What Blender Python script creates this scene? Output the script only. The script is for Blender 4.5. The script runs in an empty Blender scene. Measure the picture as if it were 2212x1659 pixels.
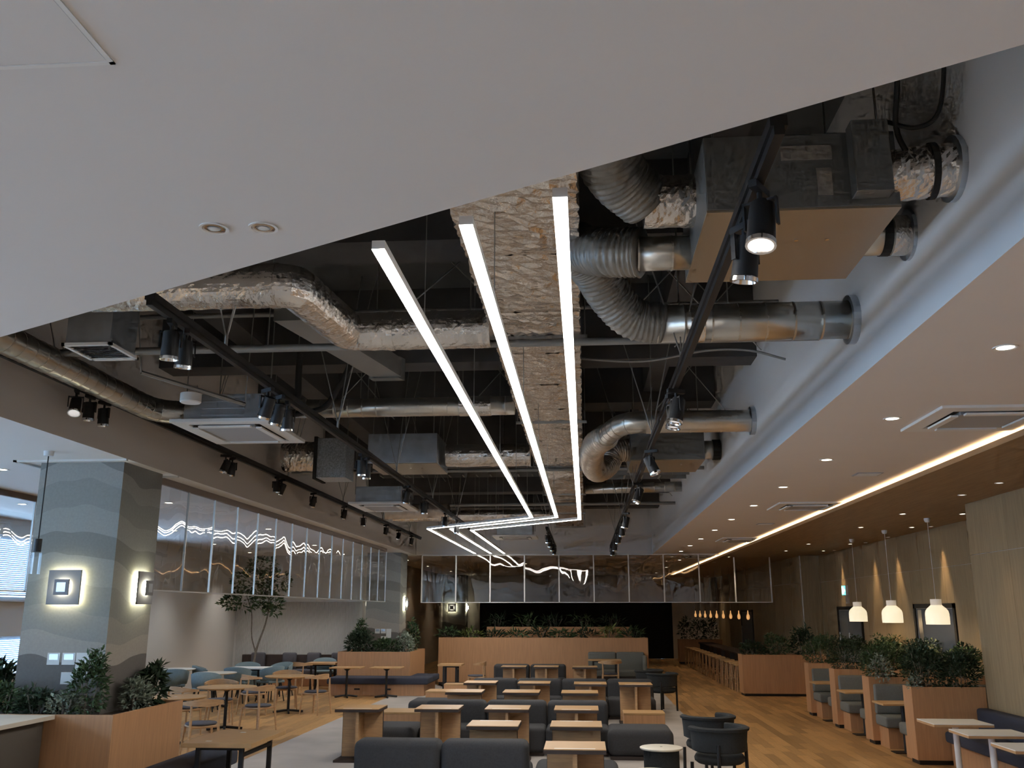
import bpy, bmesh, math, random
from mathutils import Vector, Matrix
random.seed(7)
R = math.radians
scene = bpy.context.scene
C = scene.collection

# ------------------------------------------------------------------ camera, world, exposure
cam_d = bpy.data.cameras.new('camera'); cam = bpy.data.objects.new('camera', cam_d); C.objects.link(cam)
cam_d.sensor_width = 36.0; cam_d.lens = 36.0 * 2000.0 / 2212.0; cam_d.clip_end = 200
cam.matrix_world = Matrix(((0.99707015, 0.0182549, 0.0742824, 0), (0.07649259, -0.23795005, -0.96826063, 0),
                           (0, 0.97110583, -0.23864926, 2.0), (0, 0, 0, 1)))
scene.camera = cam
w = bpy.data.worlds.new('world'); scene.world = w; w.use_nodes = True
w.node_tree.nodes['Background'].inputs[0].default_value = (0.44, 0.68, 1.0, 1)
w.node_tree.nodes['Background'].inputs[1].default_value = 6.5
vs = scene.view_settings
vs.view_transform = 'Standard'; vs.look = 'None'; vs.gamma = 1.0; vs.use_curve_mapping = False; vs.exposure = 0.85
scene.cycles.max_bounces = 6; scene.cycles.diffuse_bounces = 3; scene.cycles.glossy_bounces = 3
scene.cycles.use_adaptive_sampling = True; scene.cycles.adaptive_threshold = 0.06; scene.cycles.adaptive_min_samples = 12
scene.cycles.transparent_max_bounces = 8; scene.cycles.sample_clamp_indirect = 4.0
scene.cycles.caustics_reflective = False; scene.cycles.caustics_refractive = False
scene.cycles.use_denoising = True; scene.cycles.use_light_tree = False

LED_E = 18.5      # linear lamps
COVE_E = 14.0     # warm cove strip
DOWN_W = 29.0     # downlight watts
TRACK_W = 30.0    # track spot watts
WARM = (1.0, 0.78, 0.52); WARM2 = (1.0, 0.70, 0.38); COOL = (1.0, 0.955, 0.89)

# ------------------------------------------------------------------ materials
MATS = {}
def nmat(name):
    m = bpy.data.materials.new(name); m.use_nodes = True; MATS[name] = m
    nt = m.node_tree
    return m, nt, nt.nodes['Principled BSDF']
def N(nt, t, **k):
    n = nt.nodes.new(t)
    for a, b in k.items(): setattr(n, a, b)
    return n
def mat(name, col, rough=0.6, metal=0.0, var=0.0, scale=8.0, stretch=(1, 1, 1), bump=0.0, bscale=40.0, bdist=0.01, rnd=0.0, spec=None, noise_detail=4):
    m, nt, b = nmat(name)
    b.inputs['Base Color'].default_value = (*col, 1); b.inputs['Roughness'].default_value = rough; b.inputs['Metallic'].default_value = metal
    if spec is not None: b.inputs['Specular IOR Level'].default_value = spec
    tc = N(nt, 'ShaderNodeTexCoord'); mp = N(nt, 'ShaderNodeMapping'); mp.inputs['Scale'].default_value = stretch
    nt.links.new(tc.outputs['Object'], mp.inputs[0])
    if var or rnd:
        no = N(nt, 'ShaderNodeTexNoise'); no.inputs['Scale'].default_value = scale; no.inputs['Detail'].default_value = noise_detail
        nt.links.new(mp.outputs[0], no.inputs['Vector'])
        mr = N(nt, 'ShaderNodeMapRange'); mr.inputs[3].default_value = 1 - var; mr.inputs[4].default_value = 1 + var
        mr.inputs[1].default_value = 0.3; mr.inputs[2].default_value = 0.7
        nt.links.new(no.outputs[0], mr.inputs[0]); val = mr.outputs[0]
        if rnd:
            oi = N(nt, 'ShaderNodeObjectInfo'); ge = N(nt, 'ShaderNodeNewGeometry')
            ad = N(nt, 'ShaderNodeMath', operation='ADD'); fr = N(nt, 'ShaderNodeMath', operation='FRACT')
            nt.links.new(oi.outputs['Random'], ad.inputs[0]); nt.links.new(ge.outputs['Random Per Island'], ad.inputs[1]); nt.links.new(ad.outputs[0], fr.inputs[0])
            m2 = N(nt, 'ShaderNodeMapRange'); m2.inputs[3].default_value = 1 - rnd; m2.inputs[4].default_value = 1 + rnd
            nt.links.new(fr.outputs[0], m2.inputs[0])
            mu = N(nt, 'ShaderNodeMath', operation='MULTIPLY'); nt.links.new(val, mu.inputs[0]); nt.links.new(m2.outputs[0], mu.inputs[1]); val = mu.outputs[0]
        mx = N(nt, 'ShaderNodeVectorMath', operation='SCALE'); mx.inputs[0].default_value = col
        nt.links.new(val, mx.inputs['Scale']); nt.links.new(mx.outputs[0], b.inputs['Base Color'])
    if bump:
        nb = N(nt, 'ShaderNodeTexNoise'); nb.inputs['Scale'].default_value = bscale; nb.inputs['Detail'].default_value = 3
        nt.links.new(mp.outputs[0], nb.inputs['Vector'])
        bu = N(nt, 'ShaderNodeBump'); bu.inputs['Strength'].default_value = bump; bu.inputs['Distance'].default_value = bdist
        nt.links.new(nb.outputs[0], bu.inputs['Height']); nt.links.new(bu.outputs[0], b.inputs['Normal'])
    return m
def emat(name, col, e, base=None):
    m, nt, b = nmat(name)
    b.inputs['Base Color'].default_value = (*(base or col), 1); b.inputs['Emission Color'].default_value = (*col, 1)
    b.inputs['Emission Strength'].default_value = e
    return m

mat('ceiling_paint', (0.76, 0.75, 0.735), 0.9, var=0.01, scale=2)
mat('ceiling_tan', (0.80, 0.76, 0.72), 0.9, var=0.01, scale=2)
mat('soffit_paint', (0.74, 0.73, 0.72), 0.9)
mat('soffit_brown', (0.66, 0.62, 0.58), 0.9)
mat('slab', (0.10, 0.105, 0.105), 0.95, var=0.2, scale=1.5)
mat('beam', (0.085, 0.085, 0.087), 0.9, var=0.2, scale=2)
mat('wall_beige', (0.55, 0.50, 0.43), 0.9, var=0.03, scale=1)
mat('wall_white', (0.66, 0.66, 0.64), 0.9)
mat('wood_panel', (0.36, 0.272, 0.155), 0.6, var=0.12, scale=5, stretch=(6, 6, 0.35), rnd=0.06)
mat('wood_ceiling', (0.34, 0.22, 0.115), 0.55, var=0.14, scale=3, stretch=(8, 0.6, 1))
mat('oak', (0.52, 0.31, 0.15), 0.5, var=0.13, scale=6, stretch=(1, 1, 9), rnd=0.04)
mat('oak_box', (0.52, 0.275, 0.13), 0.55, var=0.10, scale=5, stretch=(9, 9, 0.5), rnd=0.03)
mat('oak_top', (0.50, 0.295, 0.125), 0.45, var=0.12, scale=6, stretch=(1, 9, 1), rnd=0.05)
mat('oak_chair', (0.50, 0.30, 0.15), 0.45, var=0.15, scale=10, stretch=(1, 1, 5))
mat('pale_top', (0.80, 0.74, 0.62), 0.4, var=0.03)
mat('white_top', (0.85, 0.86, 0.84), 0.4)
mat('dark_edge', (0.045, 0.03, 0.025), 0.6)
mat('plank', (0.43, 0.245, 0.095), 0.42, var=0.16, scale=3, stretch=(12, 1, 1), rnd=0.30)
mat('carpet', (0.42, 0.38, 0.345), 0.95, var=0.10, scale=1.6, bump=0.4, bscale=300)
mat('sofa', (0.046, 0.046, 0.049), 0.95, var=0.12, scale=60, bump=0.5, bscale=350, bdist=0.004)
mat('navy', (0.040, 0.046, 0.070), 0.9, var=0.12, scale=60, bump=0.4, bscale=350, bdist=0.003)
mat('booth_fabric', (0.165, 0.168, 0.15), 0.95, var=0.08, scale=60, bump=0.4, bscale=350, bdist=0.003)
mat('chair_blue', (0.17, 0.235, 0.26), 0.9, var=0.08, scale=40)
mat('black_fabric', (0.022, 0.024, 0.025), 0.95, var=0.2, scale=60, bump=0.5, bscale=300, bdist=0.004)
mat('seat_dark', (0.085, 0.085, 0.10), 0.85)
mat('black_metal', (0.014, 0.014, 0.015), 0.5, metal=0.2)
mat('black_shutter', (0.006, 0.008, 0.007), 0.9)
mat('white_metal', (0.80, 0.79, 0.77), 0.45)
mat('ac_white', (0.82, 0.82, 0.80), 0.5)
mat('ac_grille', (0.42, 0.43, 0.45), 0.6)
mat('slot', (0.10, 0.095, 0.09), 0.8)
mat('galv', (0.50, 0.54, 0.58), 0.33, metal=0.85, var=0.12, scale=6, bump=0.05, bscale=6)
mat('galv_spangle', (0.42, 0.47, 0.52), 0.45, metal=0.6, var=0.35, scale=45)
mat('spiral', (0.55, 0.53, 0.48), 0.30, metal=0.9, var=0.10, scale=4)
mat('foil', (0.76, 0.72, 0.67), 0.27, metal=0.95, var=0.08, scale=6, bump=0.55, bscale=16, bdist=0.03)
mat('flex_gray', (0.25, 0.245, 0.23), 0.42, metal=0.5, var=0.15, scale=6, bump=0.5, bscale=9, bdist=0.03)
mat('flex_tan', (0.56, 0.48, 0.39), 0.4, metal=0.6, var=0.12, scale=8, bump=0.6, bscale=12, bdist=0.02)
mat('ac_gray', (0.19, 0.20, 0.20), 0.5, metal=0.3)
mat('ac_panel', (0.40, 0.34, 0.25), 0.35, metal=0.55)
mat('paper', (0.75, 0.75, 0.72), 0.8)
mat('paper_dull', (0.30, 0.29, 0.27), 0.8, var=0.2, scale=30)
mat('pipe_gray', (0.26, 0.26, 0.25), 0.5, metal=0.3)
mat('rod', (0.36, 0.36, 0.35), 0.4, metal=0.7)
mat('rubber', (0.018, 0.018, 0.018), 0.8)
mat('chrome', (0.8, 0.8, 0.8), 0.12, metal=1.0)
mat('soil', (0.05, 0.035, 0.025), 0.95, var=0.3, scale=40)
mat('bark', (0.22, 0.19, 0.16), 0.9, var=0.3, scale=20)
mat('leaf', (0.060, 0.110, 0.042), 0.55, var=0.25, scale=12, rnd=0.35)
mat('leaf_dark', (0.030, 0.060, 0.028), 0.5, var=0.25, scale=12, rnd=0.35)
mat('leaf_pale', (0.27, 0.32, 0.25), 0.6, var=0.2, scale=12, rnd=0.3)
mat('leaf_lime', (0.15, 0.19, 0.045), 0.6, var=0.2, scale=12, rnd=0.3)
mat('counter_top', (0.72, 0.66, 0.56), 0.4, var=0.04)
mat('counter_front', (0.13, 0.115, 0.095), 0.6)
mat('sill', (0.62, 0.64, 0.66), 0.6)
mat('blind', (0.60, 0.68, 0.76), 0.7)
mat('door_gray', (0.16, 0.18, 0.19), 0.5)
mat('door_blue', (0.075, 0.105, 0.15), 0.5)
mat('brushed', (0.45, 0.44, 0.42), 0.35, metal=0.8)
mat('frame_metal', (0.55, 0.55, 0.54), 0.35, metal=0.7)
mat('frame_brown', (0.20, 0.16, 0.14), 0.6)
mat('light_plate', (0.24, 0.24, 0.25), 0.6, var=0.05, scale=10)
emat('led', COOL, LED_E)
emat('cove_strip', WARM2, COVE_E)
emat('lens', (1.0, 0.88, 0.70), 9.0)
emat('lens_soft', (1.0, 0.93, 0.85), 0.8)
emat('lens_spot', (1.0, 0.95, 0.92), 0.3)
emat('backlight', (1.0, 0.95, 0.72), 18.0)
emat('bulb_copper', (1.0, 0.50, 0.18), 0.35)
emat('exit_green', (0.12, 0.75, 0.62), 1.6)
emat('exit_white', (0.80, 1.0, 0.96), 2.2)
m = emat('shade_glow', (1.0, 0.86, 0.58), 0.46, base=(0.9, 0.86, 0.78))
emat('shade_cap', (1.0, 0.82, 0.60), 0.15, base=(0.85, 0.80, 0.74))

def film_mat(name, bdist, fac):
    m = bpy.data.materials.new(name); m.use_nodes = True; nt = m.node_tree; nt.nodes.clear()
    out = N(nt, 'ShaderNodeOutputMaterial'); mix = N(nt, 'ShaderNodeMixShader'); tr = N(nt, 'ShaderNodeBsdfTransparent'); gl = N(nt, 'ShaderNodeBsdfGlossy')
    tr.inputs[0].default_value = (0.90, 0.89, 0.87, 1); gl.inputs[0].default_value = (0.95, 0.92, 0.88, 1); gl.inputs['Roughness'].default_value = 0.015
    tc = N(nt, 'ShaderNodeTexCoord'); mp = N(nt, 'ShaderNodeMapping'); mp.inputs['Scale'].default_value = (1.0, 1.0, 0.45)
    no = N(nt, 'ShaderNodeTexNoise'); no.noise_dimensions = '4D'; no.inputs['Scale'].default_value = 1.7; no.inputs['Detail'].default_value = 0.5
    oi = N(nt, 'ShaderNodeObjectInfo'); mw = N(nt, 'ShaderNodeMath', operation='MULTIPLY'); mw.inputs[1].default_value = 37.0; nt.links.new(oi.outputs['Random'], mw.inputs[0]); nt.links.new(mw.outputs[0], no.inputs['W'])
    bu = N(nt, 'ShaderNodeBump'); bu.inputs['Strength'].default_value = 1.0; bu.inputs['Distance'].default_value = bdist
    nt.links.new(tc.outputs['Object'], mp.inputs[0]); nt.links.new(mp.outputs[0], no.inputs['Vector']); nt.links.new(no.outputs[0], bu.inputs['Height'])
    nt.links.new(bu.outputs[0], gl.inputs['Normal'])
    mix.inputs[0].default_value = fac
    nt.links.new(tr.outputs[0], mix.inputs[1]); nt.links.new(gl.outputs[0], mix.inputs[2]); nt.links.new(mix.outputs[0], out.inputs[0])
    MATS[name] = m
film_mat('film', 0.034, 0.20); film_mat('film_far', 0.014, 0.13)
def glass_mat():
    m = bpy.data.materials.new('clear_glass'); m.use_nodes = True; nt = m.node_tree; nt.nodes.clear()
    out = N(nt, 'ShaderNodeOutputMaterial'); mix = N(nt, 'ShaderNodeMixShader'); tr = N(nt, 'ShaderNodeBsdfTransparent'); gl = N(nt, 'ShaderNodeBsdfGlossy')
    tr.inputs[0].default_value = (0.92, 0.95, 0.97, 1); gl.inputs['Roughness'].default_value = 0.02
    mix.inputs[0].default_value = 0.10
    nt.links.new(tr.outputs[0], mix.inputs[1]); nt.links.new(gl.outputs[0], mix.inputs[2]); nt.links.new(mix.outputs[0], out.inputs[0])
    MATS['clear_glass'] = m
glass_mat()
def strata_mat():
    m, nt, b = nmat('strata'); b.inputs['Roughness'].default_value = 0.95
    tc = N(nt, 'ShaderNodeTexCoord'); sp = N(nt, 'ShaderNodeSeparateXYZ'); nt.links.new(tc.outputs['Object'], sp.inputs[0])
    mp = N(nt, 'ShaderNodeMapping'); mp.inputs['Scale'].default_value = (0.75, 0.75, 0.30); nt.links.new(tc.outputs['Object'], mp.inputs[0])
    no = N(nt, 'ShaderNodeTexNoise'); no.inputs['Scale'].default_value = 1.0; no.inputs['Detail'].default_value = 2.0; nt.links.new(mp.outputs[0], no.inputs['Vector'])
    m1 = N(nt, 'ShaderNodeMath', operation='MULTIPLY_ADD'); m1.inputs[1].default_value = 1.1; nt.links.new(no.outputs[0], m1.inputs[0]); nt.links.new(sp.outputs['Z'], m1.inputs[2])
    m2 = N(nt, 'ShaderNodeMath', operation='MULTIPLY'); m2.inputs[1].default_value = 1 / 4.4; nt.links.new(m1.outputs[0], m2.inputs[0])
    cr = N(nt, 'ShaderNodeValToRGB'); cr.color_ramp.interpolation = 'CONSTANT'; nt.links.new(m2.outputs[0], cr.inputs[0])
    bands = [(0.0, .17, .155, .14), (0.46, .37, .34, .30), (0.51, .30, .29, .26), (0.565, .25, .255, .235), (0.625, .29, .295, .27), (0.685, .215, .22, .205),
             (0.74, .30, .31, .29), (0.80, .255, .265, .25), (0.86, .30, .305, .29), (0.905, .20, .205, .20), (0.955, .36, .36, .335)]
    el = cr.color_ramp.elements
    while len(el) > 1: el.remove(el[-1])
    el[0].position = 0; el[0].color = (*bands[0][1:], 1)
    for p, r, g, bl in bands[1:]:
        e = el.new(p); e.color = (r, g, bl, 1)
    n2 = N(nt, 'ShaderNodeTexNoise'); n2.inputs['Scale'].default_value = 40; nt.links.new(tc.outputs['Object'], n2.inputs['Vector'])
    mr = N(nt, 'ShaderNodeMapRange'); mr.inputs[3].default_value = .88; mr.inputs[4].default_value = 1.12; nt.links.new(n2.outputs[0], mr.inputs[0])
    sc = N(nt, 'ShaderNodeVectorMath', operation='SCALE'); nt.links.new(cr.outputs[0], sc.inputs[0]); nt.links.new(mr.outputs[0], sc.inputs['Scale']); nt.links.new(sc.outputs[0], b.inputs['Base Color'])
strata_mat()

# ------------------------------------------------------------------ mesh helpers
class MB:
    def __init__(s, off=(0, 0, 0)):
        s.v = []; s.f = []; s.mi = []; s.off = Vector(off); s.M = None
    def add(s, vs_, fs, mi=0):
        b = len(s.v)
        s.v += [tuple(Vector(p) - s.off) if s.M is None else tuple(s.M @ Vector(p) - s.off) for p in vs_]
        s.f += [tuple(i + b for i in f) for f in fs]; s.mi += [mi] * len(fs)
        return s
    def box(s, x0, x1, y0, y1, z0, z1, mi=0):
        return s.add([(x0, y0, z0), (x1, y0, z0), (x1, y1, z0), (x0, y1, z0), (x0, y0, z1), (x1, y0, z1), (x1, y1, z1), (x0, y1, z1)],
                     [(0, 3, 2, 1), (4, 5, 6, 7), (0, 1, 5, 4), (1, 2, 6, 5), (2, 3, 7, 6), (3, 0, 4, 7)], mi)
    def cbox(s, c, d, mi=0):
        return s.box(c[0] - d[0] / 2, c[0] + d[0] / 2, c[1] - d[1] / 2, c[1] + d[1] / 2, c[2] - d[2] / 2, c[2] + d[2] / 2, mi)
    def rbox(s, x0, x1, y0, y1, z0, z1, r=0.05, seg=3, mi=0):
        bm = bmesh.new(); bmesh.ops.create_cube(bm, size=1)
        for v in bm.verts: v.co = Vector(((x0 + x1) / 2 + v.co.x * (x1 - x0), (y0 + y1) / 2 + v.co.y * (y1 - y0), (z0 + z1) / 2 + v.co.z * (z1 - z0)))
        bmesh.ops.bevel(bm, geom=bm.edges[:], offset=r, segments=seg, affect='EDGES', profile=0.5)
        bm.verts.index_update()
        s.add([v.co[:] for v in bm.verts], [tuple(v.index for v in f.verts) for f in bm.faces], mi); bm.free(); return s
    def prism(s, pts, z0, z1, mi=0):
        n = len(pts)
        return s.add([(x, y, z0) for x, y in pts] + [(x, y, z1) for x, y in pts],
                     [tuple(range(n - 1, -1, -1)), tuple(range(n, 2 * n))] + [(i, (i + 1) % n, n + (i + 1) % n, n + i) for i in range(n)], mi)
    def tube(s, path, r, n=12, caps=True, mi=0, ripple=None, seed=0, closed=False, fold=0):
        path = [Vector(p) for p in path]; rr = r if callable(r) else (lambda t: r)
        rnd = random.Random(seed); vs_ = []; fs = []; L = len(path); up = None
        ph = [rnd.uniform(0, 6.28) for _ in range(6)]
        for i, p in enumerate(path):
            if closed: t = path[(i + 1) % L] - path[i - 1]
            else: t = (path[min(i + 1, L - 1)] - path[max(i - 1, 0)])
            t.normalize()
            if up is None: up = Vector((0, 0, 1)) if abs(t.z) < .9 else Vector((1, 0, 0))
            a = t.cross(up); a.normalize(); b_ = a.cross(t); up = b_
            R0 = rr(i / max(1, L - 1))
            for k in range(n):
                th = 2 * math.pi * k / n; q = R0
                if ripple: q *= 1 + ripple * (math.sin(2 * th + ph[0] + i * .7) + .8 * math.sin(3 * th + ph[1] - i * 1.3) + .7 * math.sin(5 * th + ph[2] + i * 2.1)) / 2 + ripple * .9 * rnd.uniform(-1, 1)
                if fold: q *= 1 + fold * math.sin(i * 1.75 + 2.2 * math.sin(th + ph[3]) + ph[4]) + fold * .6 * math.sin(i * 2.9 - 1.7 * math.sin(th + ph[5]))
                vs_.append(tuple(p + (a * math.cos(th) + b_ * math.sin(th)) * q))
        m = L if closed else L - 1
        for i in range(m):
            for k in range(n):
                j = (i + 1) % L
                fs.append((i * n + k, i * n + (k + 1) % n, j * n + (k + 1) % n, j * n + k))
        if caps and not closed:
            fs.append(tuple(range(n - 1, -1, -1))); fs.append(tuple((L - 1) * n + k for k in range(n)))
        return s.add(vs_, fs, mi)
    def rod(s, a, b, r, n=6, mi=0): return s.tube([a, b], r, n, True, mi)
    def lathe(s, c, prof, n=24, mi=0, cap0=False, cap1=False):
        vs_ = [(c[0] + r * math.cos(2 * math.pi * k / n), c[1] + r * math.sin(2 * math.pi * k / n), c[2] + z) for r, z in prof for k in range(n)]
        fs = [(i * n + k, i * n + (k + 1) % n, (i + 1) * n + (k + 1) % n, (i + 1) * n + k) for i in range(len(prof) - 1) for k in range(n)]
        if cap0: fs.append(tuple(range(n - 1, -1, -1)))
        if cap1: fs.append(tuple((len(prof) - 1) * n + k for k in range(n)))
        return s.add(vs_, fs, mi)
    def build(s, name, mats, parent=None, smooth=False, loc=None, kind=None, bevel=0):
        me = bpy.data.meshes.new(name); me.from_pydata(s.v, [], s.f)
        for mm in ([mats] if isinstance(mats, str) else mats): me.materials.append(MATS[mm])
        if not isinstance(mats, str): me.polygons.foreach_set('material_index', s.mi)
        if smooth: me.polygons.foreach_set('use_smooth', [True] * len(me.polygons))
        bm = bmesh.new(); bm.from_mesh(me); bmesh.ops.recalc_face_normals(bm, faces=bm.faces[:]); bm.to_mesh(me); bm.free()
        if smooth == 2: me.set_sharp_from_angle(angle=R(40))
        o = bpy.data.objects.new(name, me); C.objects.link(o)
        if parent: o.parent = parent
        if loc is not None: o.location = loc
        if kind: o['kind'] = kind
        if bevel:
            bv = o.modifiers.new('bevel', 'BEVEL'); bv.width = bevel; bv.segments = 2; bv.limit_method = 'ANGLE'
        return o
def tag(o, label, cat, group=None):
    o['label'] = label; o['category'] = cat
    if group: o['group'] = group
    return o
def thing(name, label, cat, loc=(0, 0, 0), rz=0, group=None):
    o = bpy.data.objects.new(name, None); C.objects.link(o); o.location = loc; o.rotation_euler = (0, 0, rz); o.empty_display_size = .1
    return tag(o, label, cat, group)
def dup(root, loc, rz=0, label=None, group=None):
    r = root.copy(); C.objects.link(r); r.location = loc; r.rotation_euler = (0, 0, rz)
    if label: r['label'] = label
    if group: r['group'] = group
    for ch in list(root.children):
        c = ch.copy(); C.objects.link(c); c.parent = r
        for g in list(ch.children):
            d = g.copy(); C.objects.link(d); d.parent = c
    return r
def struct(o): o['kind'] = 'structure'; return o
def spot(parent, loc, energy, size, col, blend=.5, rad=.04, direction=(0, 0, -1)):
    l = bpy.data.lights.new('lamp', 'SPOT'); l.energy = energy; l.spot_size = R(size); l.spot_blend = blend; l.color = col; l.shadow_soft_size = rad
    o = bpy.data.objects.new('lamp', l); C.objects.link(o); o.parent = parent; o.location = loc
    o.rotation_euler = Vector(direction).to_track_quat('-Z', 'Y').to_euler(); return o
def point(parent, loc, energy, col, rad=.05):
    l = bpy.data.lights.new('bulb_light', 'POINT'); l.energy = energy; l.color = col; l.shadow_soft_size = rad
    o = bpy.data.objects.new('bulb_light', l); C.objects.link(o); o.parent = parent; o.location = loc; return o
ORD = ['first', 'second', 'third', 'fourth', 'fifth', 'sixth', 'seventh', 'eighth', 'ninth', 'tenth', 'eleventh', 'twelfth', 'thirteenth', 'fourteenth', 'fifteenth', 'sixteenth', 'seventeenth', 'eighteenth']
def smoothpath(pts, k=6):
    pts = [Vector(p) for p in pts]; out = []; P = [2 * pts[0] - pts[1]] + pts + [2 * pts[-1] - pts[-2]]
    for i in range(1, len(P) - 2):
        p0, p1, p2, p3 = P[i - 1:i + 3]
        for j in range(k):
            t = j / k
            out.append(.5 * ((2 * p1) + (p2 - p0) * t + (2 * p0 - 5 * p1 + 4 * p2 - p3) * t * t + (3 * p1 - p0 - 3 * p2 + p3) * t ** 3))
    out.append(pts[-1]); return out
def linepath(a, b, step):
    a, b = Vector(a), Vector(b); n = max(1, int((b - a).length / step)); return [a.lerp(b, i / n) for i in range(n + 1)]

# ------------------------------------------------------------------ the setting
ZC, ZW, ZS = 3.58, 3.48, 5.6      # plaster ceilings, wood ceiling, slab above the void
XL, XR, YE = -4.84, 1.93, 26.85   # the open void
YB = 42.6                         # rear wall
fl = struct(MB().box(-10.2, 6.6, -6, 44, -0.12, -0.02).build('floor', 'slab'))
struct(MB().box(-4.77, 1.93, -6, 27.2, -0.02, 0.0).build('floor_carpet', 'carpet'))
# planks: strips 0.15 x 1.0, staggered, on both sides of the carpet
PW, PL = 0.15, 1.0
pm = MB().box(0.0015, PW - .0015, .0015, PL - .0015, -0.02, 0.0)
plank0 = None; near = []; far = []
def plank_cells():
    for (x0, x1, y0, y1) in ((1.93, 6.5, -6, YB), (-10.17, -4.77, -6, YB), (-4.77, 1.93, 27.2, YB)):
        i = 0; x = x0
        while x < x1 - .02:
            y = y0 - (i * 0.37 % 1.0)
            while y < y1: yield (x, y); y += PL
            x += PW; i += 1
cells = list(plank_cells())
def plank_rank(c):
    x, y = c; vis = (1.9 < x < 4.4 and 12.6 < y < 26) or (-8.2 < x < -4.7 and 14 + max(0, (-x - 6) * 1.2) < y < 22)
    return (0 if vis else 1, y)
cells.sort(key=plank_rank)
me = None
for i, (x, y) in enumerate(cells[:300]):
    if me is None:
        plank0 = pm.build('plank', 'plank', fl); me = plank0.data; plank0.location = (x, y, 0)
    else:
        o = bpy.data.objects.new('plank', me); C.objects.link(o); o.parent = fl; o.location = (x, y, 0)
pr_ = MB()
for x, y in cells[300:]: pr_.add([(x + .0015, y + .0015, 0), (x + PW - .0015, y + .0015, 0), (x + PW - .0015, y + PL - .0015, 0), (x + .0015, y + PL - .0015, 0)], [(0, 1, 2, 3)])
pr_.build('plank_field', 'plank', fl, kind='stuff')
# slab and beams over the void
cs = struct(MB().box(-10.2, 6.6, -6, 44, ZS, ZS + .2).build('ceiling_slab', 'slab'))
for i, (y0, y1, zb) in enumerate(((7.0, 7.5, 4.95), (9.96, 10.35, 4.72), (13.2, 13.7, 4.95), (16.9, 17.4, 4.6), (20.6, 21.1, 4.6), (23.8, 24.3, 4.6), (3.3, 3.8, 4.95))):
    MB().box(XL, XR, y0, y1, zb, ZS).build('beam', 'beam', cs)
MB().box(-3.9, -3.6, -6, YE, 4.95, ZS).build('beam', 'beam', cs); MB().box(.9, 1.15, 2, YE, 5.1, ZS).build('beam', 'beam', cs)
# front plaster ceiling with its diagonal edge
def dia(x): return 2.914 * 1.1286 + (x + .2528) * (-0.5442)
front = MB().prism([(-10.2, -6), (6.6, -6), (6.6, .2), (XR + .001, .2), (XR + .001, dia(XR)), (XL, dia(XL)), (XL, .2 + 5.6), (-10.2, 5.8)], ZC, ZC + .1)
struct(front.build('ceiling_front', 'ceiling_paint'))
z0_ = ZC + .1
struct(MB().add([(XR, dia(XR), z0_), (XL, dia(XL), z0_), (XL, dia(XL), ZS), (XR, dia(XR), ZS), (XR, dia(XR) - .1, z0_), (XL, dia(XL) - .1, z0_), (XL, dia(XL) - .1, ZS), (XR, dia(XR) - .1, ZS)],
       [(0, 1, 2, 3), (4, 7, 6, 5), (0, 4, 5, 1), (3, 2, 6, 7), (0, 3, 7, 4), (1, 5, 6, 2)]).build('wall_front_soffit', 'soffit_paint'))
# left ceiling, its downstand, rail
struct(MB().box(-9.24, XL - .001, 5.8, YE, ZC, ZC + .1).build('ceiling_left', 'ceiling_paint'))
struct(MB().box(-10.2, -9.24, 5.8, YE, ZC + .02, ZC + .12).build('ceiling_window_strip', 'wall_white'))
struct(MB().box(XL - .1, XL, dia(XL) - .2, YE, ZC + .1, ZS).box(XL - .001, XL, dia(XL), YE, ZC, ZC + .1).build('wall_left_soffit', 'soffit_brown'))
# right plaster ceiling, soffit face, wood ceiling
struct(MB().box(XR + .001, 5.2, .2, 44, ZC, ZC + .1).build('ceiling_right', 'ceiling_tan'))
struct(MB().box(XR, XR + .1, -1.0, YE, ZC + .1, ZS).box(XR, XR + .001, dia(XR), YE, ZC, ZC + .1).build('wall_right_soffit', 'soffit_paint'))
wc = struct(MB().box(3.81, 6.5, .2, 44, ZW, ZW + .02).box(3.81, 3.84, .2, 44, ZW + .02, ZW + .055).build('ceiling_wood', 'wood_ceiling'))
struct(MB().box(5.1, 5.2, .2, 44, ZW + .021, ZC + .1).build('wall_cove_back', 'ceiling_tan'))
# far end of the void and ceiling beyond
struct(MB().box(-10.2, XR + .1, YE, YE + .1, ZC + .1, ZS).build('wall_far_soffit', 'soffit_paint'))
struct(MB().box(-10.2, XR, YE, 44, ZC, ZC + .1).build('ceiling_rear', 'ceiling_tan'))
# right walls with veneer panels
wr = struct(MB().box(5.42, 5.55, -6, 13.64, 0, 3.9).box(5.42, 6.6, 13.54, 13.64, 0, 3.9).box(6.38, 6.5, 13.64, 26.2, 0, 3.9).box(5.87, 6.5, 26.2, 26.3, 0, 3.9).box(5.87, 6.0, 26.3, YB + .2, 0, 3.9).build('wall_right', 'soffit_brown'))
def panels(parent, X, y0, y1, wd, skips=()):
    y = y0
    while y < y1 - .05:
        ye = min(y + wd, y1)
        for z0, z1 in ((0.08, 2.765), (2.772, ZW)):
            segs = [(y, ye, z0, z1)]
            for (a, b, zt) in skips:
                out = []
                for (p, q_, c, d) in segs:
                    if q_ <= a or p >= b or c >= zt: out.append((p, q_, c, d)); continue
                    if p < a: out.append((p, a, c, d))
                    if q_ > b: out.append((b, q_, c, d))
                    out.append((max(p, a), min(q_, b), zt, d))
                segs = out
            for (p, q_, c, d) in segs:
                if q_ - p > .02 and d - c > .02: MB().box(X - .014, X, p + .003, q_ - .003, c, d).build('panel', 'wood_panel', parent)
        y = ye
panels(wr, 5.42, 5.24, 13.64, 1.2)
panels(wr, 6.38, 13.7, 26.2, 1.2, ((16.95, 19.1, 2.14), (22.5, 24.7, 2.12)))
MB().box(5.875, 6.36, 26.186, 26.2, .08, ZW).build('panel', 'wood_panel', wr)
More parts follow.
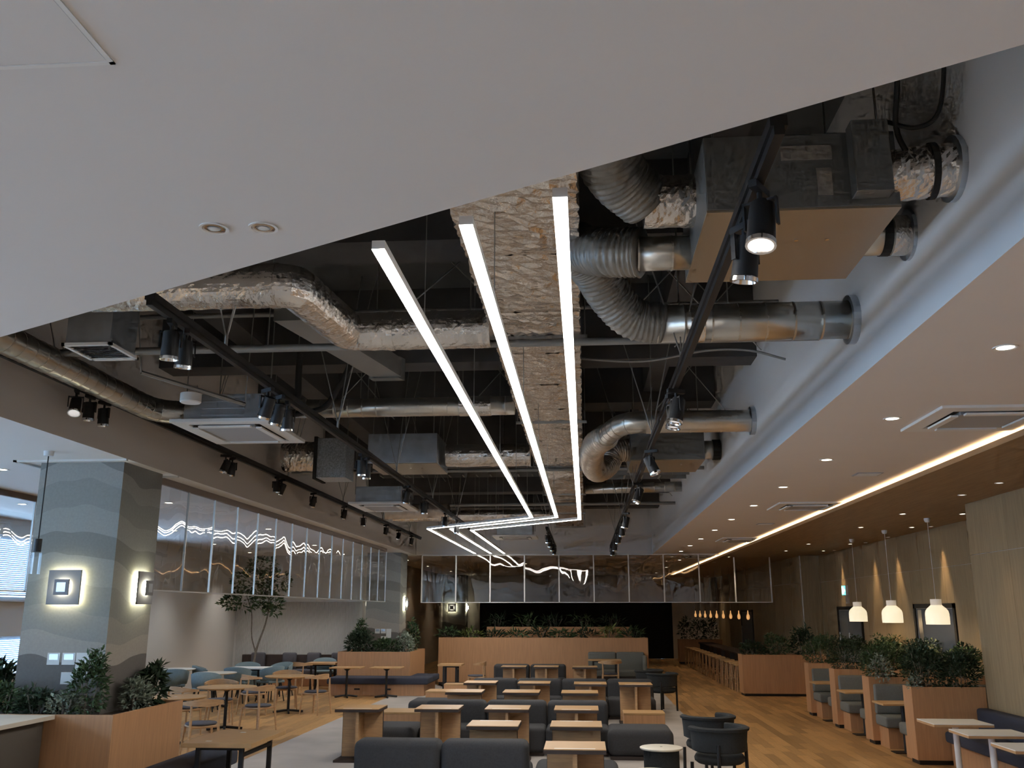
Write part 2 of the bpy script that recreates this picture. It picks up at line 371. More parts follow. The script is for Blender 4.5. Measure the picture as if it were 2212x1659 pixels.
panels(wr, 5.87, 26.3, YB, 1.2, ((33.9, 36.6, 2.06),))
# rear wall with its wide black opening
struct(MB().box(-10.2, -4.72, YB, YB + .12, 0, ZC).box(3.84, 6.6, YB, YB + .12, 0, ZC).box(-4.72, 3.84, YB, YB + .12, 2.42, ZC).build('wall_back', 'wall_beige'))
sh = struct(MB().box(-5.2, 4.3, YB + .13, YB + .3, 0, 2.6).build('door_3', 'black_shutter'))
for k in range(8):
    MB().box(-4.7 + k * 1.07, -4.7 + k * 1.07 + 1.05, YB + .115, YB + .13, .02, 2.40).build('panel', 'black_shutter', sh)
struct(MB().box(-10.2, -6.352, 26.85, 26.97, 0, ZC).build('wall_left_far', 'wall_white'))
rib = MB()
for k in range(95): rib.box(-10.0 + k * .038, -10.0 + k * .038 + .022, 26.82, 26.85, 0.0, 2.27)
rw = rib.build('rib_cladding', 'wall_white', bpy.data.objects['wall_left_far'], kind='stuff')
MB().box(-10.02, -6.36, 26.80, 26.86, 2.27, 2.31).build('trim', 'sill', bpy.data.objects['wall_left_far'])
struct(MB().box(-6.35, -5.9, 26.85, 26.97, 0, ZC).box(-6.35, -6.25, 26.97, YB, 0, ZC).build('wall_corridor', 'wall_beige'))
# window wall on the far left: wall below, between and above the window openings
WX = -10.06
wl = MB().box(WX - .14, WX, -6, 44, 0, .9).box(WX - .14, WX, -6, 44, 3.3, 5.6).box(WX - .14, WX, 20.6, 44, .9, 3.3)
wl.box(WX - .14, WX, -6, -5.4, .9, 3.3)
wins = []
y = -5.4; n = 0
while y < 20.4:
    ye = y + 2.4
    wl.box(WX - .14, WX, ye, ye + .2, .9, 3.3); wins.append((y, ye)); y = ye + .2
wl.box(WX - .14, WX, -6, 20.6, 1.58, 2.2)
struct(wl.build('wall_left', 'wall_white'))
for i, (a, b) in enumerate(wins):
    if b < 5: continue
    for z0, z1 in ((.9, 1.58), (2.2, 3.3)):
        fr = MB().box(WX - .10, WX - .04, a, b, z0, z0 + .05).box(WX - .10, WX - .04, a, b, z1 - .05, z1).box(WX - .10, WX - .04, a, a + .05, z0, z1).box(WX - .10, WX - .04, b - .05, b, z0, z1)
        wo = struct(fr.build('window_%d' % (2 * i + (z0 > 1) + 1), 'sill'))
        MB().box(WX - .075, WX - .069, a + .05, b - .05, z0 + .05, z1 - .05).build('pane', 'clear_glass', wo)
        MB().box(WX - .01, WX + .10, a, b, z0 - .03, z0).build('sill', 'sill', wo)
        bl = MB(); zz = z0 + .07
        top = z1 - .05; hh = .024 if b > 14 else .010
        while zz < top:
            bl.add([(WX - .028, a + .04, zz), (WX - .028, b - .04, zz), (WX - .008, b - .04, zz + hh), (WX - .008, a + .04, zz + hh)], [(0, 1, 2, 3)]); zz += .034
        bl.build('blind_slats', 'blind', wo, kind='stuff')
# wall behind the photographer
struct(MB().box(-10.2, 6.6, -6.15, -6, 0, 5.8).build('wall_front', 'wall_white'))
# doors on the right wall
def door(n, X, y0, y1, h, m, mid=None):
    d = struct(MB().box(X - .03, X + .02, y0, y0 + .09, 0, h).box(X - .03, X + .02, y1 - .09, y1, 0, h).box(X - .03, X + .02, y0, y1, h - .08, h).build('door_%d' % n, 'black_metal'))
    ys = [y0 + .09, y1 - .09] if mid is None else [y0 + .09, mid, y1 - .09]
    for a, b in zip(ys[:-1], ys[1:]):
        lf = MB().box(X - .012, X + .01, a + .01, b - .01, 0.02, h - .09).build('door_leaf', m, d)
        MB().rod((X - .05, b - .12, .8), (X - .05, b - .12, 1.5), .012).box(X - .05, X - .012, b - .125, b - .115, .85, .87).box(X - .05, X - .012, b - .125, b - .115, 1.43, 1.45).build('handle', 'brushed', lf)
    return d
d1 = door(1, 6.38, 16.98, 19.05, 2.14, 'door_blue')
MB().box(6.355, 6.368, 18.62, 18.82, .3, 2.03).build('glazing', 'brushed', d1)
door(2, 6.38, 22.55, 24.68, 2.12, 'door_gray', 23.75)
door(4, 5.87, 34.0, 36.5, 2.06, 'door_gray')
# pillars with rammed-earth bands
def pillar(n, x0, x1, y0, y1):
    o = MB(off=((x0 + x1) / 2, (y0 + y1) / 2, 0)).box(x0, x1, y0, y1, 0, ZC).build('pillar_%d' % n, 'strata', loc=((x0 + x1) / 2, (y0 + y1) / 2, 0)); return struct(o)
pillar(1, -5.9, -4.96, 9.62, 10.56); pillar(2, -5.97, -5.03, 25.62, 26.56); pillar(3, -6.35, -5.25, 41.5, 42.5)
struct(MB().box(-6.1, XL + .0, 9.42, 9.46, ZC - .02, ZC + .001).box(-6.1, XL, 10.7, 10.74, ZC - .02, ZC + .001).box(-6.1, -6.06, 9.42, 10.74, ZC - .02, ZC + .001).build('trim_1', 'wall_white'))

# ------------------------------------------------------------------ linear lamps
def flat_line(mb, pts, wd, z0, z1):
    P = [Vector((p[0], p[1])) for p in pts]; Lf, Rt = [], []
    for i, p in enumerate(P):
        d0 = (P[i] - P[i - 1]).normalized() if i else (P[1] - P[0]).normalized()
        d1 = (P[i + 1] - P[i]).normalized() if i < len(P) - 1 else d0
        nrm = Vector((-(d0 + d1).y, (d0 + d1).x)).normalized(); c = nrm.dot(Vector((-d0.y, d0.x)))
        Lf.append(p + nrm * wd / 2 / c); Rt.append(p - nrm * wd / 2 / c)
    for i in range(len(P) - 1):
        q = [Rt[i], Rt[i + 1], Lf[i + 1], Lf[i]]
        mb.prism([tuple(a) for a in q], z0, z1)
LZ = 3.6
LINES = [('outermost zigzag white linear lamp, on the side of the brown soffit', [(-.91, 3.89), (-.91, 16.35), (-3.10, 18.49), (-3.10, 26.6)]),
         ('middle one of the three parallel zigzag white linear lamps', [(-.478, 3.65), (-.47, 16.35), (-2.65, 18.54), (-2.65, 26.6)]),
         ('zigzag white linear lamp closest to the black track with two big spotlights', [(-.07, 3.41), (-.07, 16.75), (-2.27, 18.86), (-2.27, 26.6)])]
for lab, pts in LINES:
    b = (pts[0][0], pts[0][1], LZ)
    t = thing('linear_lamp', lab, 'ceiling lamp', b, 0, 'zigzag linear lamps')
    mb = MB(b); flat_line(mb, pts, .058, LZ, LZ + .004); mb.build('diffuser', 'led', t)
    mb = MB(b); flat_line(mb, pts, .06, LZ + .004, LZ + .045); mb.build('housing', 'white_metal', t)
    for (xa, ya), (xb, yb) in zip(pts[:-1], pts[1:]):
        L = math.hypot(xb - xa, yb - ya); k = max(2, int(L / 2.4))
        for i in range(k):
            f = (i + .5) / k; x, y_ = xa + (xb - xa) * f, ya + (yb - ya) * f
            MB(b).rod((x, y_, LZ + .045), (x, y_, 4.235 if -.8 < x < .05 else ZS), .003, 5).build('hanging_wire', 'rod', t)

# ------------------------------------------------------------------ spotlight tracks
def track(label, X, y0, y1, Z, hang):
    b = (X, y0, Z); t = thing('light_track', label, 'light track', b)
    MB(b).box(X - .018, X + .018, y0, y1, Z, Z + .034).box(X - .030, X + .030, y0, y1, Z + .034, Z + .075).build('rail', 'black_metal', t)
    for y_ in hang:
        h = MB(b).rod((X, y_, Z + .075), (X, y_, Z + .16), .012)
        h.build('bracket', 'rod', t)
        for (dx, dy) in (((-.5, .1), (.42, -.12), (.06, .5)) if abs(X + .8) > .1 else ((-.6, .1), (-.3, -.3))):
            MB(b).rod((X, y_, Z + .14), (X + dx, y_ + dy, ZS), .006, 5).build('stay_rod', 'rod', t)
    return t
def spot_proto(r, L):
    t = thing('track_spotlight', 'x', 'spotlight', (0, 0, 0), 0)
    MB().box(-.016, .016, -.07, .07, -.03, 0).rod((0, 0, -.03), (0, 0, -.07), .011, 8).build('adapter', 'black_metal', t)
    MB().box(-r - .016, -r - .006, -.012, .012, -.07 - L * .55, -.062).box(r + .006, r + .016, -.012, .012, -.07 - L * .55, -.062).box(-r - .016, r + .016, -.012, .012, -.074, -.062).build('yoke', 'black_metal', t)
    hd = MB()
    return t
def spotlight(label, X, y_, Z, tilt, pan, r=.05, L=.17, lamp=0, group=None, lensm='lens_spot'):
    t = thing('track_spotlight', label, 'spotlight', (X, y_, Z), pan, group)
    MB().box(-.016, .016, -.07, .07, -.03, 0).rod((0, 0, -.03), (0, 0, -.07), .011, 8).build('adapter', 'black_metal', t)
    yk = MB()
    for s in (-1, 1): yk.box(s * (r + .010) - .004, s * (r + .010) + .004, -.012, .012, -.07 - L * .55, -.062)
    yk.box(-r - .014, r + .014, -.012, .012, -.074, -.064).build('yoke', 'black_metal', t)
    c = Vector((0, 0, -.07 - L * .5)); M = Matrix.Translation(c) @ Matrix.Rotation(tilt, 4, 'X')
    h = MB(); h.M = M; h.lathe((0, 0, 0), [(0, L * .5), (r * .86, L * .5), (r * .92, L * .3), (r, -L * .38)], 18).lathe((0, 0, 0), [(r * .8, L * .5), (r * .8, L * .52)], 12)
    hd = h.build('head', 'black_metal', t, smooth=2)
    h = MB(); h.M = M; h.lathe((0, 0, 0), [(r * 1.0, -L * .38), (r * 1.06, -L * .40), (r * 1.06, -L * .5), (r * .9, -L * .5), (r * .82, -L * .40)], 18); h.build('trim_ring', 'chrome', hd, smooth=2)
    h = MB(); h.M = M; h.lathe((0, 0, 0), [(.001, -L * .40), (r * .84, -L * .40)], 18); h.build('lens', lensm, hd)
    if lamp:
        d = (M.to_3x3() @ Vector((0, 0, -1)))
        spot(t, M @ Vector((0, 0, -L * .56)), lamp, 46, (1, .9, .78), .6, .04, d)
    return t
track('black light track along the brown soffit above the banded pillars', -4.62, 5.9, 26.3, 3.98, (7.6, 11.0, 14.2, 17.6, 21.2, 24.6))
for i, (y_, tl, pn) in enumerate([(7.95, -.5, .4), (8.19, 0, .0), (8.46, .05, -.3), (11.6, .35, 2.2), (11.83, .3, .8), (13.66, .1, 0), (13.9, .5, 1.2), (15.6, .4, .9), (17.7, .4, .9), (19.3, .1, .2), (21.6, .35, 1.0), (23.1, .4, 2.4), (24.9, .3, 1.0)]):
    spotlight('%s spotlight from the near end of the track along the brown soffit' % ORD[i].capitalize(), -4.62, y_, 3.98, tl, pn, .052, .17, TRACK_W if i % 3 == 1 else 0, 'spotlights on the soffit track')
track('black light track between the brown soffit and the zigzag lamps', -2.45, 4.85, 20.5, 3.70, (6.0, 9.0, 12.0, 15.0, 18.0))
for i, (y_, tl, pn) in enumerate([(5.16, .05, .2), (5.36, .15, .5), (6.9, .45, .9), (7.16, .35, .9), (7.4, .2, .2), (10.05, .1, 0), (10.3, .2, .5), (12.75, .3, .8), (14.2, .1, .4), (16.4, .1, 0), (17.9, .1, .3)]):
    spotlight('%s spotlight from the near end of the track beside the zigzag lamps' % ORD[i].capitalize(), -2.45, y_, 3.70, tl, pn, .052, .17, TRACK_W if i % 3 == 1 else 0, 'spotlights on the middle track')
track('black light track running under the big ceiling unit toward the rear', .70, 2.96, 24.6, 3.60, (6.3, 9.2, 13.0, 17.0, 21.0))
for i, (y_, tl, pn) in enumerate([(3.36, .25, 2.6), (3.72, .2, .6), (6.75, .25, 2.0), (6.95, .2, 2.2), (9.4, .45, -2.0), (11.9, .4, 2.0), (15.6, .3, 1.0), (17.3, .2, 0), (19.2, .2, .5), (21.5, .2, 0), (23.3, .2, .3)]):
    spotlight('%s spotlight from the near end of the track under the big ceiling unit' % ORD[i].capitalize(), .70, y_, 3.60, tl, pn, .055, .19, TRACK_W if i in (0, 2, 4, 7) else 0, 'spotlights on the unit-side track', 'lens_soft' if i < 2 else 'lens_spot')
track('short black light track at the far end beside the end of the foil trunk duct', -.80, 20.3, 26.4, 3.72, (21.5, 24.5))
for i, y_ in enumerate((20.9, 22.3, 23.7, 25.2)):
    spotlight('%s spotlight from the near end of the short far track' % ORD[i].capitalize(), -.80, y_, 3.72, .1, .3, .05, .17, 0, 'spotlights on the short far track')

# ------------------------------------------------------------------ ducts
def rect_foil(label):
    b = (-.37, 3.2, 4.3); t = thing('trunk_duct', label, 'air duct', b)
    y_ = 3.3; k = 0
    rnd = random.Random(5)
    while y_ < 25.6:
        L = 1.15; x0, x1, z0, z1 = -.74, 0.0, 4.28, 4.78
        nx, ny, nz = 15, 24, 8
        ring = [(x0 + (x1 - x0) * i / nx, z0) for i in range(nx)] + [(x1, z0 + (z1 - z0) * i / nz) for i in range(nz)] + [(x1 - (x1 - x0) * i / nx, z1) for i in range(nx)] + [(x0, z1 - (z1 - z0) * i / nz) for i in range(nz)]
        n = len(ring); vs_ = []; fs = []
        for j in range(ny + 1):
            sag = -.03 * math.sin(math.pi * j / ny)
            for (x, z) in ring:
                e = .011
                vs_.append((x + rnd.uniform(-e, e), y_ + L * j / ny, z + rnd.uniform(-e, e) + (sag if z < 4.5 else 0)))
        for j in range(ny):
            for i in range(n): fs.append((j * n + i, j * n + (i + 1) % n, (j + 1) * n + (i + 1) % n, (j + 1) * n + i))
        MB(b).add(vs_, fs).build('foil_section', 'foil', t)
        MB(b).box(x0 - .004, x1 + .004, y_ + L - .01, y_ + L + .06, z0 - .002, z1 + .006).build('tape_band', 'foil', t)
        if k % 3 == 0:
            MB(b).box(x0 - .06, x1 + .06, y_ + .55, y_ + .59, z0 - .055, z0 - .028).rod((x0 - .04, y_ + .57, z0 - .04), (x0 - .04, y_ + .57, ZS), .006, 5).rod((x1 + .04, y_ + .57, z0 - .04), (x1 + .04, y_ + .57, ZS), .006, 5).build('hanger', 'rod', t)
        y_ += 1.2; k += 1
rect_foil('long silver foil-wrapped rectangular trunk duct above the zigzag lamps')
def duct(name, label, path, r, m, n=20, ripple=None, seed=1, rings=None, base=None, group=None):
    fold = 0
    if m.startswith('flex'): path = smoothpath(path, 3); fold, ripple, n = .035, None, 32
    b = base or tuple(path[0]); t = thing(name, label, 'air duct', b, 0, group)
    MB(b).tube(path, r, n, True, ripple=ripple, seed=seed, fold=fold).build('tube', m, t, smooth=(m != 'foil'))
    if rings:
        rg = MB(b)
        P = [Vector(p) for p in path]; acc = 0; tot = 0
        for a, c in zip(P[:-1], P[1:]):
            d = (c - a); L = d.length; d.normalize()
            while acc < L:
                q = a + d * acc; rg.tube([q - d * .006, q + d * .006], r * 1.025, n); acc += rings
            acc -= L
        rg.build('seam_ridges', m, t, smooth=False, kind='stuff')
    return t
def collar(t, c, d, r, m='galv', L=.04, name='collar'):
    b = t.location; d = Vector(d).normalized(); c = Vector(c)
    return MB(tuple(b)).tube([c, c + d * L], r, 24).build(name, m, t)
# spiral duct along the brown soffit, elbow to the first cassette
t = duct('spiral_duct', 'long spiral duct beside the brown soffit bending toward the first cassette unit', smoothpath([(-4.47, 5.75, 4.06), (-4.47, 7.2, 4.06), (-4.47, 8.6, 4.05), (-4.40, 9.05, 4.03), (-4.15, 9.2, 4.02), (-4.02, 9.2, 4.02)], 10), .12, 'spiral', 20, rings=.16)
collar(t, (-4.10, 9.2, 4.02), (1, 0, 0), .128, 'foil', .10)
# foil duct with the dog-leg
pth = linepath((-3.45, 6.0, 4.22), (-2.10, 6.0, 4.22), .03) + [Vector((-2.04, 6.01, 4.22)), Vector((-1.995, 6.06, 4.22))] + linepath((-1.99, 6.10, 4.22), (-1.90, 7.0, 4.22), .03) + [Vector((-1.885, 7.07, 4.22)), Vector((-1.84, 7.12, 4.22))] + linepath((-1.79, 7.13, 4.22), (-.72, 7.13, 4.22), .03)
t = duct('foil_duct', 'crinkled silver foil duct with a dog-leg beside the first zigzag lamp', pth, .155, 'foil', 34, .016, 3)
for x, y_ in ((-1.2, 7.13), (-2.15, 6.0), (-1.55, 7.13)): collar(t, (x, y_, 4.22), (1, 0, 0), .162, 'foil', .05, 'tape_band')
# spiral duct crossing to the trunk further back
t = duct('spiral_duct', 'straight spiral duct crossing behind the first cassette to the trunk duct', [(-3.4, 10.0, 4.22), (-.74, 10.0, 4.22)], .105, 'spiral', 20, rings=.16)
collar(t, (-1.35, 10.0, 4.22), (1, 0, 0), .112, 'foil', .35, 'foil_sleeve')
# ducts of the big unit on the right
t = duct('flexible_duct', 'thick grey flexible duct drooping from the trunk duct to the big ceiling unit', smoothpath([(-.02, 4.2, 4.62), (.10, 4.55, 4.56), (.22, 4.85, 4.42), (.40, 5.0, 4.30)], 9), lambda f: .20 - .04 * f, 'flex_gray', 24, .035, 8)
duct('foil_duct', 'short crinkled foil elbow on the trunk side of the big ceiling unit', linepath((.38, 5.0, 4.30), (.67, 5.0, 4.30), .02), .15, 'foil', 40, .02, 9)
t = duct('spiral_duct', 'short bare metal duct stub under the foil elbow of the big unit', [(.36, 5.32, 4.11), (.72, 5.32, 4.11)], .105, 'spiral', 20, rings=.2)
t = duct('flexible_duct', 'grey flexible duct looping from the stub down toward the wide spiral duct', smoothpath([(.38, 5.32, 4.12), (.18, 5.40, 4.16), (.05, 5.60, 4.26), (-.01, 5.75, 4.36)], 9), .15, 'flex_gray', 22, .03, 12)
t = duct('flexible_duct', 'grey flexible elbow joining the trunk duct to the wide spiral duct', smoothpath([(-.01, 6.0, 4.42), (.10, 6.12, 4.34), (.22, 6.28, 4.18), (.38, 6.38, 4.04), (.60, 6.40, 4.0)], 8), lambda f: .17 - .03 * f, 'flex_gray', 24, .03, 14)
t = duct('spiral_duct', 'wide spiral duct entering the white soffit below the big ceiling unit', [(.55, 6.40, 4.0), (1.93, 6.40, 4.0)], .135, 'spiral', 24, rings=.19)
collar(t, (.78, 6.40, 4.0), (1, 0, 0), .139, 'foil', .10, 'tape_band'); collar(t, (1.88, 6.40, 4.0), (1, 0, 0), .175, 'galv', .05, 'wall_flange')
t = duct('foil_duct', 'crinkled foil duct between the big ceiling unit and the white soffit, upper', linepath((1.62, 4.56, 4.20), (1.93, 4.50, 4.20), .02), .135, 'foil', 40, .025, 21)
collar(t, (1.80, 4.52, 4.20), (1, -.1, 0), .146, 'rubber', .03, 'strap'); collar(t, (1.90, 4.50, 4.20), (1, 0, 0), .17, 'galv', .03, 'wall_flange')
t = duct('foil_duct', 'bare metal duct with black band from the big unit to the soffit, lower', [(1.60, 5.22, 4.14), (1.93, 5.22, 4.14)], .115, 'spiral', 24, .006, 22)
collar(t, (1.76, 5.22, 4.14), (1, 0, 0), .121, 'rubber', .05, 'strap'); collar(t, (1.82, 5.22, 4.14), (1, 0, 0), .119, 'foil', .09, 'foil_sleeve'); collar(t, (1.91, 5.22, 4.14), (1, 0, 0), .15, 'galv', .02, 'wall_flange')
# second and third crossings
t = duct('spiral_duct', 'spiral duct with segmented elbow entering the white soffit at mid-length', smoothpath([(.30, 11.2, 4.08), (.38, 10.75, 4.08), (.52, 10.42, 4.08), (.80, 10.36, 4.08), (1.3, 10.36, 4.08), (1.93, 10.36, 4.08)], 8), .125, 'spiral', 22, rings=.17)
collar(t, (1.88, 10.36, 4.08), (1, 0, 0), .16, 'galv', .05, 'wall_flange'); collar(t, (.72, 10.37, 4.08), (1, 0, 0), .131, 'flex_tan', .14, 'foil_sleeve')
t = duct('flexible_duct', 'tan flexible duct curling up under the segmented spiral elbow', smoothpath([(.30, 11.2, 4.08), (.16, 11.6, 4.04), (.12, 12.1, 3.93), (.20, 12.55, 3.86), (.36, 12.8, 3.98), (.44, 12.85, 4.15), (.66, 12.9, 4.2)], 8), .155, 'flex_tan', 22, .03, 31)
t = duct('spiral_duct', 'farthest spiral duct entering the white soffit near the rear', [(.0, 18.4, 4.36), (1.93, 18.3, 4.38)], .10, 'spiral', 18, rings=.2)
t = duct('foil_duct', 'crumpled foil duct crossing the void near the far end', linepath((-4.5, 21.8, 4.2), (-.74, 21.8, 4.2), .1), .13, 'foil', 18, .05, 41)
t = duct('foil_duct', 'foil duct between the silver ceiling unit and the trunk duct', linepath((-1.95, 13.1, 4.18), (-.74, 13.1, 4.18), .06), .16, 'foil', 22, .03, 45)
collar(t, (-1.9, 13.1, 4.18), (1, 0, 0), .13, 'spiral', .12, 'metal_sleeve')
t = duct('foil_duct', 'bulging foil duct ending in front of the speckled metal box', smoothpath([(-4.02, 13.95, 4.32), (-4.3, 13.95, 4.34), (-4.62, 13.95, 4.33)], 10), .23, 'foil', 30, .02, 47)
t = duct('foil_duct', 'tan foil duct slung below the second cassette unit', linepath((-4.0, 18.6, 3.95), (-2.7, 18.6, 3.98), .08), .14, 'flex_tan', 18, .06, 49)

# ------------------------------------------------------------------ machines in the void
def ceiling_unit(label, x0, x1, y0, y1, z0, z1, bm='ac_gray', pm_='ac_panel', plates=(), ctrl=None):
    b = ((x0 + x1) / 2, (y0 + y1) / 2, z0); t = thing('ceiling_unit', label, 'air unit', b)
    MB(b).box(x0, x1, y0, y1, z0 + .012, z1).build('body', bm, t, bevel=.006)
    MB(b).box(x0 + .30 * (x1 - x0) + .002, x1, y0, y1, z0, z0 + .012).build('bottom_panel', pm_, t)
    MB(b).box(x0, x0 + .30 * (x1 - x0) - .002, y0, y1, z0, z0 + .012).build('bottom_panel', pm_, t)
    for sx in (x0 + .06, x1 - .06):
        for sy in (y0 + .06, y1 - .06):
            MB(b).rod((sx, sy, z1), (sx, sy, ZS), .007, 5).build('hanger_rod', 'rod', t)
    for (a, c, d, e) in plates: MB(b).box(a, c, y0 - .004, y0, d, e).build('rating_plate', 'paper_dull', t)
    for k in (.55, .72): MB(b).rod((x0 + k * (x1 - x0), y0 + .4, z0 - .004), (x0 + k * (x1 - x0), y0 + .4, z0 + .005), .012, 8).build('plug', 'chrome', t)
    if ctrl:
        cb = MB(b).box(*ctrl).build('control_box', 'ac_gray', t, bevel=.004)
    return t
ceiling_unit('big dark grey ceiling unit beside the white soffit above two spotlights', .665, 1.645, 4.5, 5.55, 4.0, 4.43, plates=((1.06, 1.32, 4.28, 4.36), (1.235, 1.31, 4.08, 4.23)), ctrl=(1.40, 1.585, 4.40, 4.5, 4.05, 4.445))
ceiling_unit('dark grey ceiling unit beside the tan curling duct', .66, 1.66, 12.6, 13.75, 4.0, 4.38)
t = duct('foil_duct', 'short metal duct with black cloth between the second grey unit and soffit', [(1.60, 13.0, 4.2), (1.93, 13.0, 4.2)], .13, 'spiral', 20)
collar(t, (1.82, 13.0, 4.2), (1, 0, 0), .145, 'rubber', .10, 'cloth_sleeve')
ceiling_unit('pale steel ceiling unit between the middle track and the foil trunk duct', -3.0, -2.02, 12.65, 13.7, 4.0, 4.43, 'galv', 'ac_panel')
tb = thing('silencer_box', 'speckled galvanised box beside the bulging foil duct', 'duct box', (-3.82, 13.95, 3.97))
MB((-3.82, 13.95, 3.97)).box(-4.05, -3.58, 13.7, 14.2, 3.97, 4.58).build('body', 'galv_spangle', tb, bevel=.005)
MB((-3.82, 13.95, 3.97)).box(-4.08, -4.03, 13.67, 14.23, 3.95, 4.60).build('flange', 'rubber', tb)
for sx in (-4.0, -3.62): MB((-3.82, 13.95, 3.97)).rod((sx, 13.9, 4.58), (sx, 13.9, ZS), .006, 5).build('hanger_rod', 'rod', tb)
def cassette(label, cx, cy, z, wx, wy, body=True, top=ZS, group=None):
    b = (cx, cy, z); t = thing('ceiling_cassette', label, 'air conditioner', b, 0, group)
    hx, hy = wx / 2, wy / 2
    p = MB(b)
    # face frame with four slots and a centre grille
    def ring(x0, x1, y0, y1, X0, X1, Y0, Y1, z0, z1): p.box(X0, X1, Y0, y0, z0, z1).box(X0, X1, y1, Y1, z0, z1).box(X0, x0, y0, y1, z0, z1).box(x1, X1, y0, y1, z0, z1)
    ring(cx - hx + .14, cx + hx - .14, cy - hy + .14, cy + hy - .14, cx - hx, cx + hx, cy - hy, cy + hy, z + .012, z + .05)
    p.build('face_frame', 'ac_white', t, bevel=.004)
    MB(b).box(cx - hx + .22, cx + hx - .22, cy - hy + .22, cy + hy - .22, z + .0, z + .04).build('intake_grille', 'ac_grille', t, bevel=.004)
    MB(b).box(cx - hx + .14, cx + hx - .14, cy - hy + .14, cy + hy - .14, z + .03, z + .05).build('recess', 'slot', t)
    for (a, c, d, e) in ((cx - hx + .24, cx + hx - .24, cy - hy + .15, cy - hy + .21), (cx - hx + .24, cx + hx - .24, cy + hy - .21, cy + hy - .15)):
        MB(b).box(a, c, d, e, z - .012, z + .004).build('louvre', 'ac_white', t)
    for (a, c, d, e) in ((cx - hx + .15, cx - hx + .21, cy - hy + .24, cy + hy - .24), (cx + hx - .21, cx + hx - .15, cy - hy + .24, cy + hy - .24)):
        MB(b).box(a, c, d, e, z - .012, z + .004).build('louvre', 'ac_white', t)
    if body:
        MB(b).box(cx - hx + .1, cx + hx - .1, cy - hy + .1, cy + hy - .1, z + .05, z + .32).build('casing', 'galv', t, bevel=.004)
        for k in range(3): MB(b).box(cx - .22, cx + .22, cy - hy + .094, cy - hy + .1, z + .10 + k * .07, z + .115 + k * .07).build('casing_rib', 'galv', t)
        for sx in (-1, 1):
            for sy in (-1, 1): MB(b).rod((cx + sx * (hx - .07), cy + sy * (hy - .2), z + .2), (cx + sx * (hx - .07), cy + sy * (hy - .2), top), .007, 5).build('hanger_rod', 'rod', t)
    return t
cassette('white ceiling cassette with steel casing near the brown soffit, nearest one', -3.62, 9.45, 3.83, 1.02, 1.25)
cassette('white ceiling cassette with steel casing below the pale steel unit', -3.45, 15.95, 3.74, 0.98, 1.25)
cassette('small distant white cassette hanging under the end of the void', -1.65, 22.7, 3.72, 1.05, 1.1)
cassette('white recessed cassette in the plaster strip by the warm cove, nearest one', 3.33, 7.88, ZC - .035, .98, 1.0, False)
cassette('white recessed cassette in the plaster strip by the warm cove, second one', 3.40, 14.55, ZC - .035, .98, 1.0, False)
cassette('white recessed cassette in the plaster strip by the warm cove, third one', 3.48, 21.4, ZC - .035, .9, 1.15, False)
cassette('white recessed cassette in the plaster strip by the warm cove, farthest one', 3.30, 27.9, ZC - .035, .9, 1.15, False)
# grille box hanging at the left with its flexible duct
b = (-3.72, 6.6, 3.95); t = thing('grille_box', 'galvanised box with white louvred grille facing down beside the front ceiling', 'air grille', b)
MB(b).box(-3.89, -3.54, 6.46, 6.86, 3.97, 4.5).build('body', 'galv', t, bevel=.003)
MB(b).box(-3.91, -3.52, 6.44, 6.47, 3.95, 3.972).box(-3.91, -3.52, 6.86, 6.89, 3.95, 3.972).box(-3.91, -3.885, 6.44, 6.89, 3.95, 3.972).box(-3.545, -3.52, 6.44, 6.89, 3.95, 3.972).build('grille_frame', 'ac_white', t)
for k in range(9): MB(b).add([(-3.885, 6.48 + k * .043, 3.955), (-3.545, 6.48 + k * .043, 3.955), (-3.545, 6.505 + k * .043, 3.97), (-3.885, 6.505 + k * .043, 3.97)], [(0, 1, 2, 3)]).build('slat', 'ac_white', t)
duct('flexible_duct', 'grey flexible duct drooping into the galvanised grille box', smoothpath([(-4.7, 6.75, 4.62), (-4.3, 6.72, 4.44), (-4.05, 6.68, 4.40), (-3.88, 6.66, 4.36)], 8), .13, 'flex_gray', 20, .03, 61)
# round smoke-detector style speaker on a strut
b = (-3.58, 8.05, 3.86); t = thing('round_speaker', 'small white drum-shaped fitting hanging from a strut near the nearest cassette', 'fitting', b)
MB(b).lathe((-3.58, 8.05, 3.86), [(0.001, 0), (.085, 0), (.095, .01), (.095, .085), (.0015, .09)], 24).build('drum', 'ac_white', t, smooth=2)
MB(b).rod((-3.85, 7.6, 4.04), (-3.2, 8.4, 3.92), .02, 6).build('strut', 'pipe_gray', t); MB(b).rod((-3.85, 7.6, 4.04), (-3.95, 7.35, ZS), .008, 5).build('stay_rod', 'rod', t); MB(b).rod((-3.2, 8.4, 3.92), (-3.15, 8.4, ZS), .006, 5).build('stay_rod', 'rod', t)
